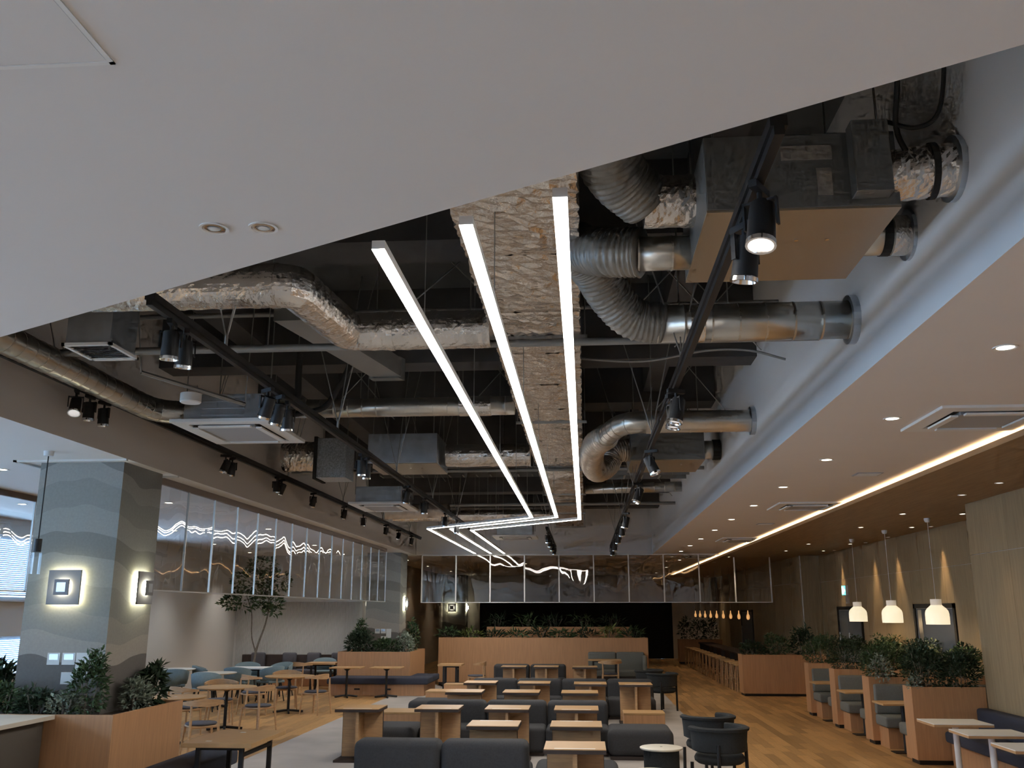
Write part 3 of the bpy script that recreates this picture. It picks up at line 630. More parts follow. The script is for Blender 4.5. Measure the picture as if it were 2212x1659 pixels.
# pipes and cable trays crossing the void
def pipe(name, label, path, r, m='pipe_gray', n=10, hang=()):
    b = tuple(path[0]); t = thing(name, label, 'pipe', b)
    MB(b).tube(path, r, n).build('run', m, t, smooth=2)
    for p in hang: MB(b).rod(p, (p[0], p[1], ZS), .006, 5).build('hanger_rod', 'rod', t)
    return t
pipe('sprinkler_pipe', 'straight grey pipe crossing just behind the wide spiral duct', [(-4.7, 7.25, 4.13), (1.9, 7.25, 4.13)], .032, hang=[(-2.6, 7.25, 4.15), (-.9, 7.25, 4.15), (.4, 7.25, 4.15), (1.2, 7.25, 4.15)])
pipe('sprinkler_pipe', 'thin grey pipe crossing below the nearest beam', [(-4.7, 8.6, 4.88), (1.9, 8.6, 4.88)], .025, hang=[(-2.0, 8.6, 4.88), (.5, 8.6, 4.88)])
pipe('sprinkler_pipe', 'grey pipe crossing the void halfway along', [(-4.7, 14.6, 4.19), (1.9, 14.6, 4.19)], .03, hang=[(-2.0, 14.6, 4.2), (.5, 14.6, 4.2)])
pipe('sprinkler_pipe', 'grey pipe crossing the void at its far third', [(-4.7, 19.4, 4.18), (1.9, 19.4, 4.18)], .035, hang=[(-2.0, 19.4, 4.2), (.5, 19.4, 4.2)])
pipe('refrigerant_pipe', 'black insulated pipe bending down behind the nearest cassette', smoothpath([(-2.45, 9.5, 4.75), (-2.5, 9.5, 4.55), (-2.62, 9.5, 4.3), (-2.75, 9.5, 4.12), (-3.0, 9.5, 4.06), (-3.2, 9.5, 4.04)], 6), .03, 'rubber')
pipe('refrigerant_pipe', 'black insulated pipe with an upright bend beside the nearest cassette', smoothpath([(-2.98, 9.3, 4.75), (-2.98, 9.3, 4.4), (-2.98, 9.3, 4.18), (-3.06, 9.3, 4.1), (-3.25, 9.3, 4.1)], 6), .035, 'rubber')
pipe('data_cable', 'sagging grey cable bundle strung between the beams near the white soffit', smoothpath([(-.1, 8.8, 4.42), (.6, 8.75, 4.36), (1.2, 8.7, 4.44), (1.6, 8.65, 4.42), (1.93, 8.6, 4.31)], 6), .012, 'pipe_gray', 6)
pipe('data_cable', 'black cable looping above the big ceiling unit', smoothpath([(1.6, 4.45, 4.45), (1.7, 4.35, 4.36), (1.8, 4.3, 4.42), (1.82, 4.2, 4.7), (1.76, 4.0, 5.0)], 6), .012, 'rubber', 6)
pipe('data_cable', 'black cable dropping beside the control box of the big unit', smoothpath([(1.55, 4.1, 4.9), (1.6, 4.25, 4.6), (1.63, 4.42, 4.4), (1.70, 4.46, 4.24)], 6), .014, 'rubber', 6)
def tray(label, x0, x1, y_, z, wd):
    b = (x0, y_, z); t = thing('cable_tray', label, 'cable tray', b)
    MB(b).box(x0, x1, y_ - wd / 2, y_ - wd / 2 + .01, z, z + .08).box(x0, x1, y_ + wd / 2 - .01, y_ + wd / 2, z, z + .08).build('side_rail', 'pipe_gray', t)
    for k in range(int((x1 - x0) / .3)): MB(b).box(x0 + k * .3, x0 + k * .3 + .03, y_ - wd / 2, y_ + wd / 2, z, z + .015).build('rung', 'pipe_gray', t)
    for k in range(3):
        x = x0 + (k + .5) * (x1 - x0) / 3
        for s in (-1, 1): MB(b).rod((x, y_ + s * wd / 2, z), (x, y_ + s * wd / 2, ZS), .005, 5).build('hanger_rod', 'rod', t)
tray('grey ladder cable tray crossing above the nearest cassette', -4.6, -.9, 11.3, 4.5, .4)
tray('black ladder cable tray near the end of the white soffit', 0.1, 1.8, 16.0, 4.25, .5)
tray('ladder cable tray crossing above the zigzag bend', -4.4, 1.6, 19.9, 4.86, .4)
b = (-2.4, 8.2, 4.32); t = thing('steel_duct', 'flat dull sheet-metal duct slanting behind the dog-leg foil duct', 'air duct', b)
MB(b).prism([(-2.62, 7.4), (-2.3, 7.4), (-1.9, 9.4), (-2.22, 9.4)], 4.42, 4.62).build('body', 'pipe_gray', t); MB(b).prism([(-1.92, 9.38), (-2.24, 9.38), (-2.22, 9.5), (-1.88, 9.5)], 4.40, 4.64).build('end_flange', 'ac_gray', t)
# loose brace rods between beams (each a crossed pair)
rnd = random.Random(3)
for i, (x, y_, z) in enumerate([(-3.2, 6.2, 4.4), (-1.6, 8.0, 4.7), (-3.4, 11.8, 4.5), (-1.5, 11.6, 4.5), (.4, 8.2, 4.6), (.95, 9.1, 4.6), (.5, 14.8, 4.5), (.95, 11.6, 4.5), (-3.5, 17.2, 4.4), (-1.4, 17.5, 4.4), (.6, 16.9, 4.4), (1.0, 19.8, 4.4)]):
    b = (x, y_, z); t = thing('brace_rod', '%s crossed pair of thin brace rods counted from the front ceiling' % ORD[i].capitalize(), 'brace', b, 0, 'crossed brace rods in the void')
    MB(b).rod((x, y_, z), (x + .9, y_ + .2, ZS - .004), .007, 5).build('rod', 'rod', t); MB(b).rod((x + .9, y_ + .2, z), (x, y_, ZS - .004), .007, 5).build('rod', 'rod', t)

# ------------------------------------------------------------------ ceiling fittings
def downlight(label, x, y_, z, wat=DOWN_W, size=85, lens='lens', r=.055, group=None, col=WARM):
    t = thing('downlight', label, 'downlight', (x, y_, z), 0, group)
    MB().lathe((0, 0, 0), [(r * 1.35, .0), (r * 1.35, -.006), (r, -.004), (r * .9, .0)], 20).build('trim_ring', 'white_metal', t, smooth=2)
    MB().lathe((0, 0, 0), [(.001, -.002), (r * .95, -.002)], 20).build('lens', lens, t)
    if wat: spot(t, (0, 0, -.02), wat, size, col, .7, .05)
    return t
for i, y_ in enumerate((5.70, 7.87, 10.06, 12.31, 14.49, 16.70, 18.91, 21.22, 23.4, 25.6)):
    downlight('%s downlight from the front in the plaster strip beside the white soffit' % ORD[i].capitalize(), 2.61, y_, ZC, group='downlights in the plaster strip')
for i, (x, y_) in enumerate([(4.92, 11.34), (4.94, 12.51), (4.97, 14.94), (5.90, 15.01), (5.0, 17.32), (5.92, 17.39), (5.05, 21.59), (5.99, 21.66), (5.06, 24.05), (5.99, 24.12)]):
    downlight('%s small downlight counted from the front in the wooden ceiling' % ORD[i].capitalize(), x, y_, ZW, 14 if x < 5.5 else 8, 60, 'lens' if i > 1 else 'lens_soft', .04, 'downlights in the wooden ceiling', WARM2)
for i, y_ in enumerate((17.25, 19.7, 21.25, 23.9)):
    downlight('%s tiny wall-wash downlight from the front along the veneer wall' % ORD[i].capitalize(), 6.21, y_, ZW, 75, 40, 'lens_soft', .03, 'wall-wash downlights', WARM2)
for i, (x, y_) in enumerate([(-6.63, 10.05), (-6.18, 13.44), (-8.47, 13.44), (-6.2, 18.0), (-8.2, 18.2), (-6.6, 22.6), (-8.9, 22.0), (-9.2, 25.3), (-8.1, 25.3), (-7.0, 25.3)]):  # the last three are added lamps to brighten the striped wall
    downlight('%s downlight counted from the front in the ceiling over the round tables' % ORD[i].capitalize(), x, y_, ZC, 46, 95, group='downlights over the dining corner', col=(1, .93, .87))
def recessed(label, x, y_):
    t = thing('recessed_downlight', label, 'downlight', (x, y_, ZC))
    MB().lathe((0, 0, 0), [(.062, 0), (.062, -.005), (.05, -.004)], 24).build('trim_ring', 'white_metal', t, smooth=2)
    MB().lathe((0, 0, 0), [(.05, -.004), (.046, -.002), (.030, -.0035)], 24).build('reflector', 'chrome', t, smooth=2)
    MB().lathe((0, 0, 0), [(.001, -.006), (.024, -.005)], 16).build('lens', 'paper', t)
for i, (x, y_) in enumerate([(-7.5, -4), (-7.5, -.5), (-7.5, 3), (-3, -4), (-3, -1), (1, -4), (1, -1), (4.4, -2), (4.4, 2.5)]):  # added lamps out of view; their bounced light brightens the front ceiling
    downlight('%s added unseen downlight in the ceiling behind the photographer' % ORD[i].capitalize(), x, y_, ZW if x > 4 else ZC, 230 if x < -2 else 90, 110, 'lens', .07, 'added downlights behind the photographer', (1, .93, .85))
for i, (x, y_) in enumerate([(-5.6, 29.5), (-5.6, 33.5), (-5.4, 38), (3.0, 30), (3.0, 35), (3.0, 40), (-2, 32), (5.3, 41.2)]):  # added lamps that brighten the dark corridor and rear walls
    downlight('%s added downlight in the rear ceiling beyond the far film screen' % ORD[i].capitalize(), x, y_, ZW if x > 4 else ZC, DOWN_W * .6, 90, group='added downlights beyond the far film screen')
for i, y_ in enumerate((26.6, 29.6, 32.6, 35.6)):  # added lamps for more light on the stools and the floor below
    downlight('%s added downlight from the near end in the wooden ceiling above the stools' % ORD[i].capitalize(), 4.02, y_, ZW, 26, 70, 'lens', .04, 'added downlights above the stools', WARM)
recessed('unlit chrome downlight in the front ceiling, one farther from the zigzag lamps', -1.54, 3.55); recessed('unlit chrome downlight in the front ceiling, one nearer the zigzag lamps', -1.33, 3.56)
b = (-1.7, 2.1, ZC); t = thing('access_hatch', 'square white access hatch flush in the front plaster ceiling', 'hatch', b)
MB(b).box(-1.375, -1.36, 1.72, 2.345, ZC - .004, ZC).box(-1.985, -1.36, 2.33, 2.345, ZC - .004, ZC).box(-1.985, -1.97, 1.72, 2.345, ZC - .004, ZC).box(-1.985, -1.36, 1.72, 1.735, ZC - .004, ZC).build('frame', 'ac_white', t)
MB(b).box(-1.965, -1.38, 1.74, 2.325, ZC - .002, ZC).build('panel', 'ceiling_paint', t)
for lab, x, y_ in (('small flat ceiling vent between two cassettes in the plaster strip', 3.36, 11.18), ('distant flat ceiling vent in the plaster strip', 3.36, 17.6)):
    b = (x, y_, ZC); t = thing('ceiling_vent', lab, 'vent', b)
    MB(b).box(x - .15, x + .15, y_ - .13, y_ + .13, ZC - .008, ZC).build('frame', 'ac_grille', t)
    for k in range(5): MB(b).box(x - .13, x + .13, y_ - .1 + k * .045, y_ - .075 + k * .045, ZC - .013, ZC - .008).build('slat', 'ac_white', t)
t = thing('cove_light', 'warm glowing strip light hidden along the edge of the wooden ceiling', 'cove lamp', (3.9, 2.0, ZW + .02))
MB((3.9, 2.0, ZW + .02)).box(3.862, 3.892, 2.0, 42.0, ZW + .03, ZW + .042).build('strip', 'cove_strip', t)
MB((3.9, 2.0, ZW + .02)).box(3.855, 3.90, 2.0, 42.0, ZW + .02, ZW + .03).build('profile', 'white_metal', t)

# ------------------------------------------------------------------ hanging film screens
def screen(label, axis, fixed, edges, zb, zt, um='frame_metal', hw=.010, fm='film'):
    """edges: positions of the uprights along the axis"""
    def bx(mb, a0, a1, t0, t1, z0, z1):
        return mb.box(fixed + t0, fixed + t1, a0, a1, z0, z1) if axis == 'y' else mb.box(a0, a1, fixed + t0, fixed + t1, z0, z1)
    b = (fixed, edges[0], zb) if axis == 'y' else (edges[0], fixed, zb)
    t = thing('film_screen', label, 'glass screen', b)
    bx(MB(b), edges[0], edges[-1], -.012, .012, zb, zb + .018).build('bottom_rail', um, t)
    bx(MB(b), edges[0], edges[-1], -.02, .02, zt, ZC).build('top_rail', 'frame_brown' if axis == 'y' else um, t)
    for e in edges: bx(MB(b), e - hw, e + hw, -.012, .012, zb, zt).build('upright', um, t)
    for e0, e1 in zip(edges[:-1], edges[1:]):
        a, c = e0 + hw, e1 - hw
        if axis == 'y': MB(b).add([(fixed, a, zb + .018), (fixed, c, zb + .018), (fixed, c, zt), (fixed, a, zt)], [(0, 1, 2, 3)]).build('pane', fm, t)
        else: MB(b).add([(a, fixed, zb + .018), (c, fixed, zb + .018), (c, fixed, zt), (a, fixed, zt)], [(0, 1, 2, 3)]).build('pane', fm, t)
screen('hanging wavy film screen between the two banded pillars', 'y', -5.1, [10.78 + .88 * k for k in range(16)], 2.235, 3.50)
screen('hanging film screen between the nearest pillar and the windows', 'y', -7.7, [9.0 + .88 * k for k in range(9)], 2.26, 3.50)
screen('hanging film screen across the far end above the long planter wall', 'x', 26.8, [-4.644 + .981 * k for k in range(11)], 2.24, 3.555, 'white_metal', .017, 'film_far')

# ------------------------------------------------------------------ wall lamps on pillars
def square_lamp(label, c, face, s=.355):
    """face: (nx,ny) outward normal"""
    t = thing('square_wall_lamp', label, 'wall lamp', c, math.atan2(face[0], -face[1]), 'square backlit lamps on the pillars')
    h = s / 2
    MB().box(-h, h, -.075, -.055, -h, h).build('plate', 'light_plate', t, bevel=.002)
    k = h - .03
    MB().box(-k, k, -.05, -.035, -k, -k + .02).box(-k, k, -.05, -.035, k - .02, k).box(-k, -k + .02, -.05, -.035, -k, k).box(k - .02, k, -.05, -.035, -k, k).build('backlight', 'backlight', t)
    MB().box(-.06, .06, -.055, -.0, -.06, .06).build('mount', 'light_plate', t)
    q = .08
    MB().box(-q, q, -.125, -.108, -q, q).build('front_plate', 'light_plate', t, bevel=.002)
    MB().box(-.048, .048, -.129, -.125, -.048, .048).build('centre_tile', 'galv', t)
    MB().box(-q + .02, q - .02, -.102, -.085, -q + .02, q - .02).build('front_backlight', 'backlight', t)
    MB().box(-.02, .02, -.108, -.075, -.02, .02).build('stem', 'light_plate', t)
square_lamp('square backlit lamp facing the camera on the nearest banded pillar', (-5.447, 9.62, 2.248), (0, -1))
square_lamp('square backlit lamp on the aisle side of the nearest banded pillar', (-4.96, 10.24, 2.255), (1, 0))
square_lamp('square backlit lamp on the aisle side of the second banded pillar', (-5.03, 26.25, 2.21), (1, 0))
square_lamp('square backlit lamp on the window side of the second banded pillar', (-5.97, 26.15, 2.21), (-1, 0))
square_lamp('square backlit lamp facing the camera on the distant dark pillar', (-5.82, 41.5, 2.17), (0, -1), .36)
square_lamp('square backlit lamp on the side of the distant dark pillar', (-5.25, 41.95, 2.17), (1, 0), .36)
def sheet(label, x0, x1, z0, z1, Y, pic=True):
    c = ((x0 + x1) / 2, Y, (z0 + z1) / 2); t = thing('notice_sheet', label, 'notice', c, 0, 'notice sheets on the pillars')
    MB(c).box(x0, x1, Y - .006, Y, z0, z1).build('sheet', 'paper', t)
    if pic: MB(c).box(x0 + .02, x1 - .02, Y - .007, Y - .006, z0 + (z1 - z0) * .42, z1 - .012).build('picture', 'galv', t)
for k, (a, b_, c, d, p) in enumerate([(-5.577, -5.442, 1.464, 1.584, True), (-5.416, -5.277, 1.465, 1.584, True), (-5.266, -5.13, 1.347, 1.585, False), (-5.408, -5.27, 1.273, 1.391, False)]):
    nm = ['square notice with picture, first in the row', 'square notice with picture, middle of the row', 'tall white notice sheet at the end of the row', 'lower white notice sheet below the row'][k]
    sheet(nm + ' on the nearest pillar', a, b_, c, d, 9.62, p)
    dx = -.115
    sheet(nm + ' on the second pillar', a + dx, b_ + dx, c - .04, d - .04, 25.62, p)

# ------------------------------------------------------------------ lounge tables and sofas
def lounge_table():
    t = thing('lounge_table', 'x', 'table', (0, 0, 0), 0, 'square oak lounge tables')
    MB().box(-.305, .305, -.30, .30, .655, .692).build('edge_band', 'dark_edge', t)
    MB().box(-.303, .303, -.298, .298, .692, .70).build('top', 'oak_top', t)
    MB().box(-.20, .20, -.262, -.235, .70, .7015).build('inlay_strip', 'white_top', t)
    MB().box(-.285, .285, .10, .135, .03, .655).build('panel_leg', 'oak', t)
    MB().box(-.288, -.285, .098, .137, .03, .655).box(.285, .288, .098, .137, .03, .655).build('panel_edge', 'dark_edge', t)
    MB().box(-.02, .02, -.24, .10, .03, .655).build('fin_leg', 'oak', t)
    MB().box(-.31, .31, -.27, .17, 0, .03).build('base_plate', 'dark_edge', t)
    return t
lt = lounge_table()
rows = [('first', [(-.125, 9.89, 0)]), ('second', [(-1.11, 11.72, 1), (-.13, 11.74, 1)]), ('third', [(-3.155, 13.52, 0), (-2.065, 13.61, 0), (-1.10, 13.64, 0), (-.145, 13.63, 0)]),
        ('fourth', [(-2.045, 16.37, 1), (-1.09, 16.36, 1), (-.115, 16.33, 1)]), ('fifth', [(-2.005, 18.45, 0), (-.985, 18.42, 0), (.07, 18.30, 0), (.905, 18.22, 0)]), ('sixth', [(-1.765, 23.7, 0), (-.975, 23.76, 0), (-.03, 23.68, 0)])]
first = True
for rn, ts in rows:
    for k, (x, y_, fl_) in enumerate(ts):
        if len(ts) == 1: lab = 'square oak table with dark edge, alone in the lounge row nearest the camera'
        else: lab = 'square oak table with dark edge, number %s across the %s lounge row from the camera' % (['one', 'two', 'three', 'four'][k], rn)
        if first: lt.location = (x, y_, 0); lt.rotation_euler[2] = math.pi * fl_; lt['label'] = lab; first = False
        else: dup(lt, (x, y_, 0), math.pi * fl_, lab)
SW = .91
def sofa(label, x, y_, double, rz=0):
    t = thing('lounge_sofa', label, 'sofa', (x, y_, 0), rz, 'charcoal lounge sofa modules'); h = SW / 2
    MB().box(-h + .02, h - .02, -.72 if True else 0, .16 if not double else .72, 0, .05).build('plinth', 'dark_edge', t)
    MB().rbox(-h, h, -.175, .175, .05, .69, .075, 4).build('backrest', 'sofa', t, smooth=True)
    MB().rbox(-h, h, -.80, -.16, .05, .385, .06, 4).build('seat', 'sofa', t, smooth=True)
    if double: MB().rbox(-h, h, .16, .80, .05, .385, .06, 4).build('seat', 'sofa', t, smooth=True)
    return t
for k, x in enumerate((-1.99, -1.07)): sofa('charcoal sofa with its back to the camera, %s of the nearest pair' % ['outer one', 'inner one'][k], x, 10.32, False, math.pi)
for k, x in enumerate((-1.98, -1.06, -.14)): sofa('charcoal sofa module number %s across the middle back-to-back row' % ['one', 'two', 'three'][k], x, 14.80, True)
for k, x in enumerate((-1.83, -.935, -.04, .86)): sofa('charcoal sofa module number %s across the rear back-to-back row' % ['one', 'two', 'three', 'four'][k], x, 19.5, True)
for k, x in enumerate((-1.90, -.97)): sofa('distant charcoal sofa facing the camera before the planter wall, number %s' % ['one', 'two'][k], x, 24.75, False)
def ottoman(label, x, y_, w_=.91, d=.84):
    t = thing('ottoman', label, 'ottoman', (x, y_, 0), 0, 'backless charcoal seats')
    MB().box(-w_ / 2 + .03, w_ / 2 - .03, -d / 2 + .03, d / 2 - .03, 0, .05).build('plinth', 'dark_edge', t)
    MB().rbox(-w_ / 2, w_ / 2, -d / 2, d / 2, .05, .40, .085, 5).build('cushion', 'sofa', t, smooth=True)
ottoman('backless charcoal seat behind the round white side table', .74, 14.15)
ottoman('backless charcoal seat tucked behind the nearest oak table', -.12, 10.72)
ottoman('backless charcoal seat at the end of the third lounge row', -2.9, 14.2)
ottoman('backless charcoal seat behind the outermost table of the fourth row', -2.85, 18.2, .9, .8)
def console(label, x0, x1, y0, y1, z):
    b = ((x0 + x1) / 2, (y0 + y1) / 2, 0); t = thing('console_box', label, 'low console', b, 0, 'low oak consoles between seats')
    MB(b).box(x0, x1, y0, y1, .04, z - .03).build('body', 'oak_box', t, bevel=.004); MB(b).box(x0 - .004, x1 + .004, y0 - .004, y1 + .004, z - .03, z).build('top', 'oak_top', t, bevel=.003); MB(b).box(x0 + .03, x1 - .03, y0 + .03, y1 - .03, 0, .04).build('plinth', 'dark_edge', t)
console('low oak console behind the backless seat near the black armchairs', .56, 1.18, 14.98, 15.44, .50)
console('low oak console at the outer end of the middle sofa row', -3.38, -2.5, 15.30, 15.95, .45)
console('low oak console at the outer end of the rear sofa row', -3.22, -2.32, 19.30, 19.9, .45)
console('low oak console standing alone before the standing chair and table', -3.13, -2.6, 21.2, 21.6, .45)
console('low oak console behind the last module near the distant armchairs', .70, 1.15, 20.75, 21.1, .50)

# ------------------------------------------------------------------ armchairs, side tables
def armchair():
    t = thing('armchair', 'x', 'armchair', (0, 0, 0), 0, 'black wraparound armchairs')
    for sx, sy in ((-.22, -.2), (.22, -.2), (-.22, .22), (.22, .22)):
        MB().tube([(sx, sy, 0), (sx * .98, sy * .98, .58 if sx < 0 else .36)], .020, 8).build('leg', 'black_metal', t)
    MB().lathe((0, 0, 0), [(.001, .36), (.24, .36), (.275, .385), (.28, .42), (.26, .455), (.2, .468), (.001, .47)], 28).build('seat', 'black_fabric', t, smooth=True)
    prof = []; n = 26; vs_ = []; fs = []
    sec = [(.0, .50), (.018, .485), (.05, .50), (.055, .60), (.065, .705), (.085, .715), (.09, .74), (.06, .755), (.01, .75), (-.006, .73), (-.004, .60)]
    for i in range(n + 1):
        th = R(-122 + 244 * i / n)
        for (dr, z) in sec: vs_.append(((.255 + dr) * -math.cos(th), (.255 + dr) * math.sin(th), z))
    m_ = len(sec)
    for i in range(n):
        for k in range(m_): fs.append((i * m_ + k, i * m_ + (k + 1) % m_, (i + 1) * m_ + (k + 1) % m_, (i + 1) * m_ + k))
    fs.append(tuple(range(m_))); fs.append(tuple(n * m_ + k for k in range(m_ - 1, -1, -1)))
    MB().add(vs_, fs).build('backrest', 'black_fabric', t, smooth=2)
    return t
ac = armchair()
for k, (x, y_, rz, lab) in enumerate([(1.47, 11.2, 2.2, 'black wraparound armchair nearest the camera by the wooden aisle'), (1.50, 12.35, 2.1, 'black wraparound armchair directly behind the nearest armchair'), (1.58, 20.5, 2.2, 'distant black armchair in front at the end of the rear sofa row'), (1.36, 21.6, 2.6, 'distant black armchair partly hidden behind another black armchair')]):
    if k == 0: ac.location = (x, y_, 0); ac.rotation_euler[2] = rz; ac['label'] = lab
    else: dup(ac, (x, y_, 0), rz, lab)
for lab, x, y_ in (('round white-topped side table with black drum base by the armchairs', .81, 10.98), ('round white-topped side table cut off by the lower picture edge', .60, 9.33)):
    t = thing('side_table', lab, 'side table', (x, y_, 0))
    MB().lathe((0, 0, 0), [(.001, .525), (.225, .525), (.235, .535), (.235, .545), (.225, .55), (.001, .55)], 36).build('top', 'pale_top', t, smooth=2)
    MB().lathe((0, 0, 0), [(.19, 0), (.195, .02), (.195, .525)], 32, cap0=True).build('drum', 'black_fabric', t, smooth=2)
    MB().box(-.012, .012, -.01, .01, .55, .5515).build('button', 'dark_edge', t)

# ------------------------------------------------------------------ dining corner on the left
def wood_chair():
    t = thing('wood_chair', 'x', 'chair', (0, 0, 0), 0, 'oak dining chairs with curved rail')
    for sx in (-1, 1):
        MB().tube([(sx * .22, .20, 0), (sx * .19, .18, .42)], lambda f: .014 + .006 * f, 8).build('leg', 'oak_chair', t)
        MB().tube(smoothpath([(sx * .22, -.24, 0), (sx * .195, -.20, .42), (sx * .20, -.19, .70)], 4), lambda f: .014 + .006 * math.sin(3 * f), 8).build('leg', 'oak_chair', t)
    MB().rbox(-.20, .20, -.20, .19, .385, .42, .015, 2).build('seat_frame', 'oak_chair', t)
    MB().lathe((0, 0, 0), [(.001, .42), (.20, .42), (.225, .435), (.21, .455), (.001, .465)], 24).build('seat', 'seat_dark', t, smooth=True)
    pth = [(.30 * math.sin(a) * .98, .06 - .29 * math.cos(a), .715 + .015 * math.cos(a)) for a in [R(-88 + 176 * i / 14) for i in range(15)]]
    vs_ = []; fs = []
    for i, p in enumerate(pth):
        a = R(-88 + 176 * i / 14); h = .018 + .035 * math.cos(a) ** 2; d = Vector((math.sin(a), -math.cos(a), 0)) * .013
        for q, z in ((-d, -h), (d, -h), (d, h), (-d, h)): vs_.append((p[0] + q.x, p[1] + q.y, p[2] + z))
    for i in range(14):
        for k in range(4): fs.append((i * 4 + k, i * 4 + (k + 1) % 4, (i + 1) * 4 + (k + 1) % 4, (i + 1) * 4 + k))
    fs += [(0, 1, 2, 3), (59, 58, 57, 56)]
    MB().add(vs_, fs).build('back_rail', 'oak_chair', t, smooth=2)
    return t
wch = wood_chair()
def face(x, y_, tx, ty): return math.atan2(-(tx - x), ty - y_)
WC = [(-5.55, 13.75, -6.15, 14.6, 'oak chair with curved rail nearest the orange planter box'), (-5.62, 16.35, -6.3, 16.65, 'oak chair seen from behind at the aisle side of the nearer round table'),
      (-6.75, 15.95, -6.3, 16.65, 'oak chair on the camera side of the nearer round table'), (-6.7, 17.4, -6.3, 16.65, 'oak chair on the far side of the nearer round table'),
      (-5.45, 19.25, -6.08, 19.5, 'oak chair at the aisle side of the farther round table'), (-6.65, 19.0, -6.08, 19.5, 'oak chair on the window side of the farther round table'), (-6.35, 20.2, -6.08, 19.5, 'oak chair behind the farther round table'),
      (-6.95, 14.0, -6.3, 14.6, 'oak chair mostly hidden behind the planter foliage'), (-7.1, 23.7, -6.8, 24.5, 'oak chair before the square table near the striped wall'),
      (-2.75, 24.2, -3.4, 24.2, 'oak chair beside the small square table by the long planter wall'), (.62, 25.15, .6, 26, 'oak chair in front of the grey sofa at the far planter')]
for k, (x, y_, tx, ty, lab) in enumerate(WC):
    if k == 0: wch.location = (x, y_, 0); wch.rotation_euler[2] = face(x, y_, tx, ty); wch['label'] = lab
    else: dup(wch, (x, y_, 0), face(x, y_, tx, ty), lab)
def pedestal_table(label, x, y_, r, z=.72, top='oak_top', sq=None, cross=True):
    t = thing('pedestal_table', label, 'table', (x, y_, 0))
    if sq: MB().rbox(-sq[0] / 2, sq[0] / 2, -sq[1] / 2, sq[1] / 2, z - .028, z, .008, 2).build('top', top, t)
    else: MB().lathe((0, 0, 0), [(.001, z - .03), (r - .03, z - .03), (r, z - .014), (r, z - .004), (r - .004, z), (.001, z)], 40).build('top', top, t, smooth=2)
    MB().tube([(0, 0, .05), (0, 0, z - .06)], .028, 12).lathe((0, 0, 0), [(.028, z - .09), (.10, z - .035), (.10, z - .028)], 16).build('post', 'black_metal', t)
    L = .30 if not sq else .27
    for a in (.35, .35 + math.pi / 2):
        c, s = math.cos(a) * L, math.sin(a) * L
        MB().tube([(-c, -s, .018), (-c * .3, -s * .3, .042), (0, 0, .05), (c * .3, s * .3, .042), (c, s, .018)], .022, 8).build('foot', 'black_metal', t)
    MB().box(-.02, .02, -.015, .015, z, z + .0015).build('table_tag', 'paper', t)
    return t
pedestal_table('nearer round oak table with black post in the dining corner', -6.3, 16.65, .51)
pedestal_table('farther round oak table with black post in the dining corner', -6.08, 19.52, .50)
pedestal_table('round oak table half hidden behind the near planter', -6.35, 14.65, .46)
pedestal_table('small square table on black post before the navy bench, window side', -5.76, 23.0, 0, .70, 'oak_top', (.74, .6))
pedestal_table('small square table on black post before the navy bench, aisle side', -4.80, 23.05, 0, .70, 'oak_top', (.74, .6))
pedestal_table('pale round table behind the nearer round oak table', -8.0, 20.4, .45, .72, 'pale_top')
pedestal_table('white round table close to the window wall', -9.3, 21.3, .45, .74, 'white_top')
def frame_table(label, x0, x1, y0, y1, z, top='oak_top', thick=.045, tags=()):
    b = ((x0 + x1) / 2, (y0 + y1) / 2, 0); t = thing('frame_table', label, 'table', b)
    MB(b).box(x0, x1, y0, y1, z - thick, z).build('top', top, t, bevel=.004)
    for y_ in (y0 + .12, y1 - .12):
        MB(b).box(x0 + .12, x0 + .165, y_ - .02, y_ + .02, 0, z - thick).build('leg', 'black_metal', t); MB(b).box(x1 - .165, x1 - .12, y_ - .02, y_ + .02, 0, z - thick).build('leg', 'black_metal', t)
        MB(b).box(x0 + .165, x1 - .165, y_ - .015, y_ + .015, z - thick - .035, z - thick).build('rail', 'black_metal', t)
    MB(b).box(x1 - .15, x1 - .12, y0 + .14, y1 - .14, z - thick - .10, z - thick - .065).build('stretcher', 'black_metal', t)
    for (tx, ty) in tags: MB(b).box(tx - .03, tx + .03, ty - .02, ty + .02, z, z + .0015).build('table_tag', 'paper', t)
    return t
frame_table('big oak table on black frame legs beside the near navy bench', -4.13, -3.39, 9.74, 10.86, .70, tags=((-3.8, 10.62), (-3.9, 9.9)))
frame_table('square oak table on black legs near the striped wall', -7.2, -6.4, 24.3, 24.95, .72)
frame_table('small square oak table by the end of the long planter wall', -3.7, -3.1, 23.9, 24.5, .72)
frame_table('small oak table before the grey sofa at the far planter', .05, .93, 25.6, 26.1, .76, thick=.03)
frame_table('white rectangular table among blue chairs by the tree', -8.4, -7.5, 22.0, 22.7, .72, 'white_top', .03)
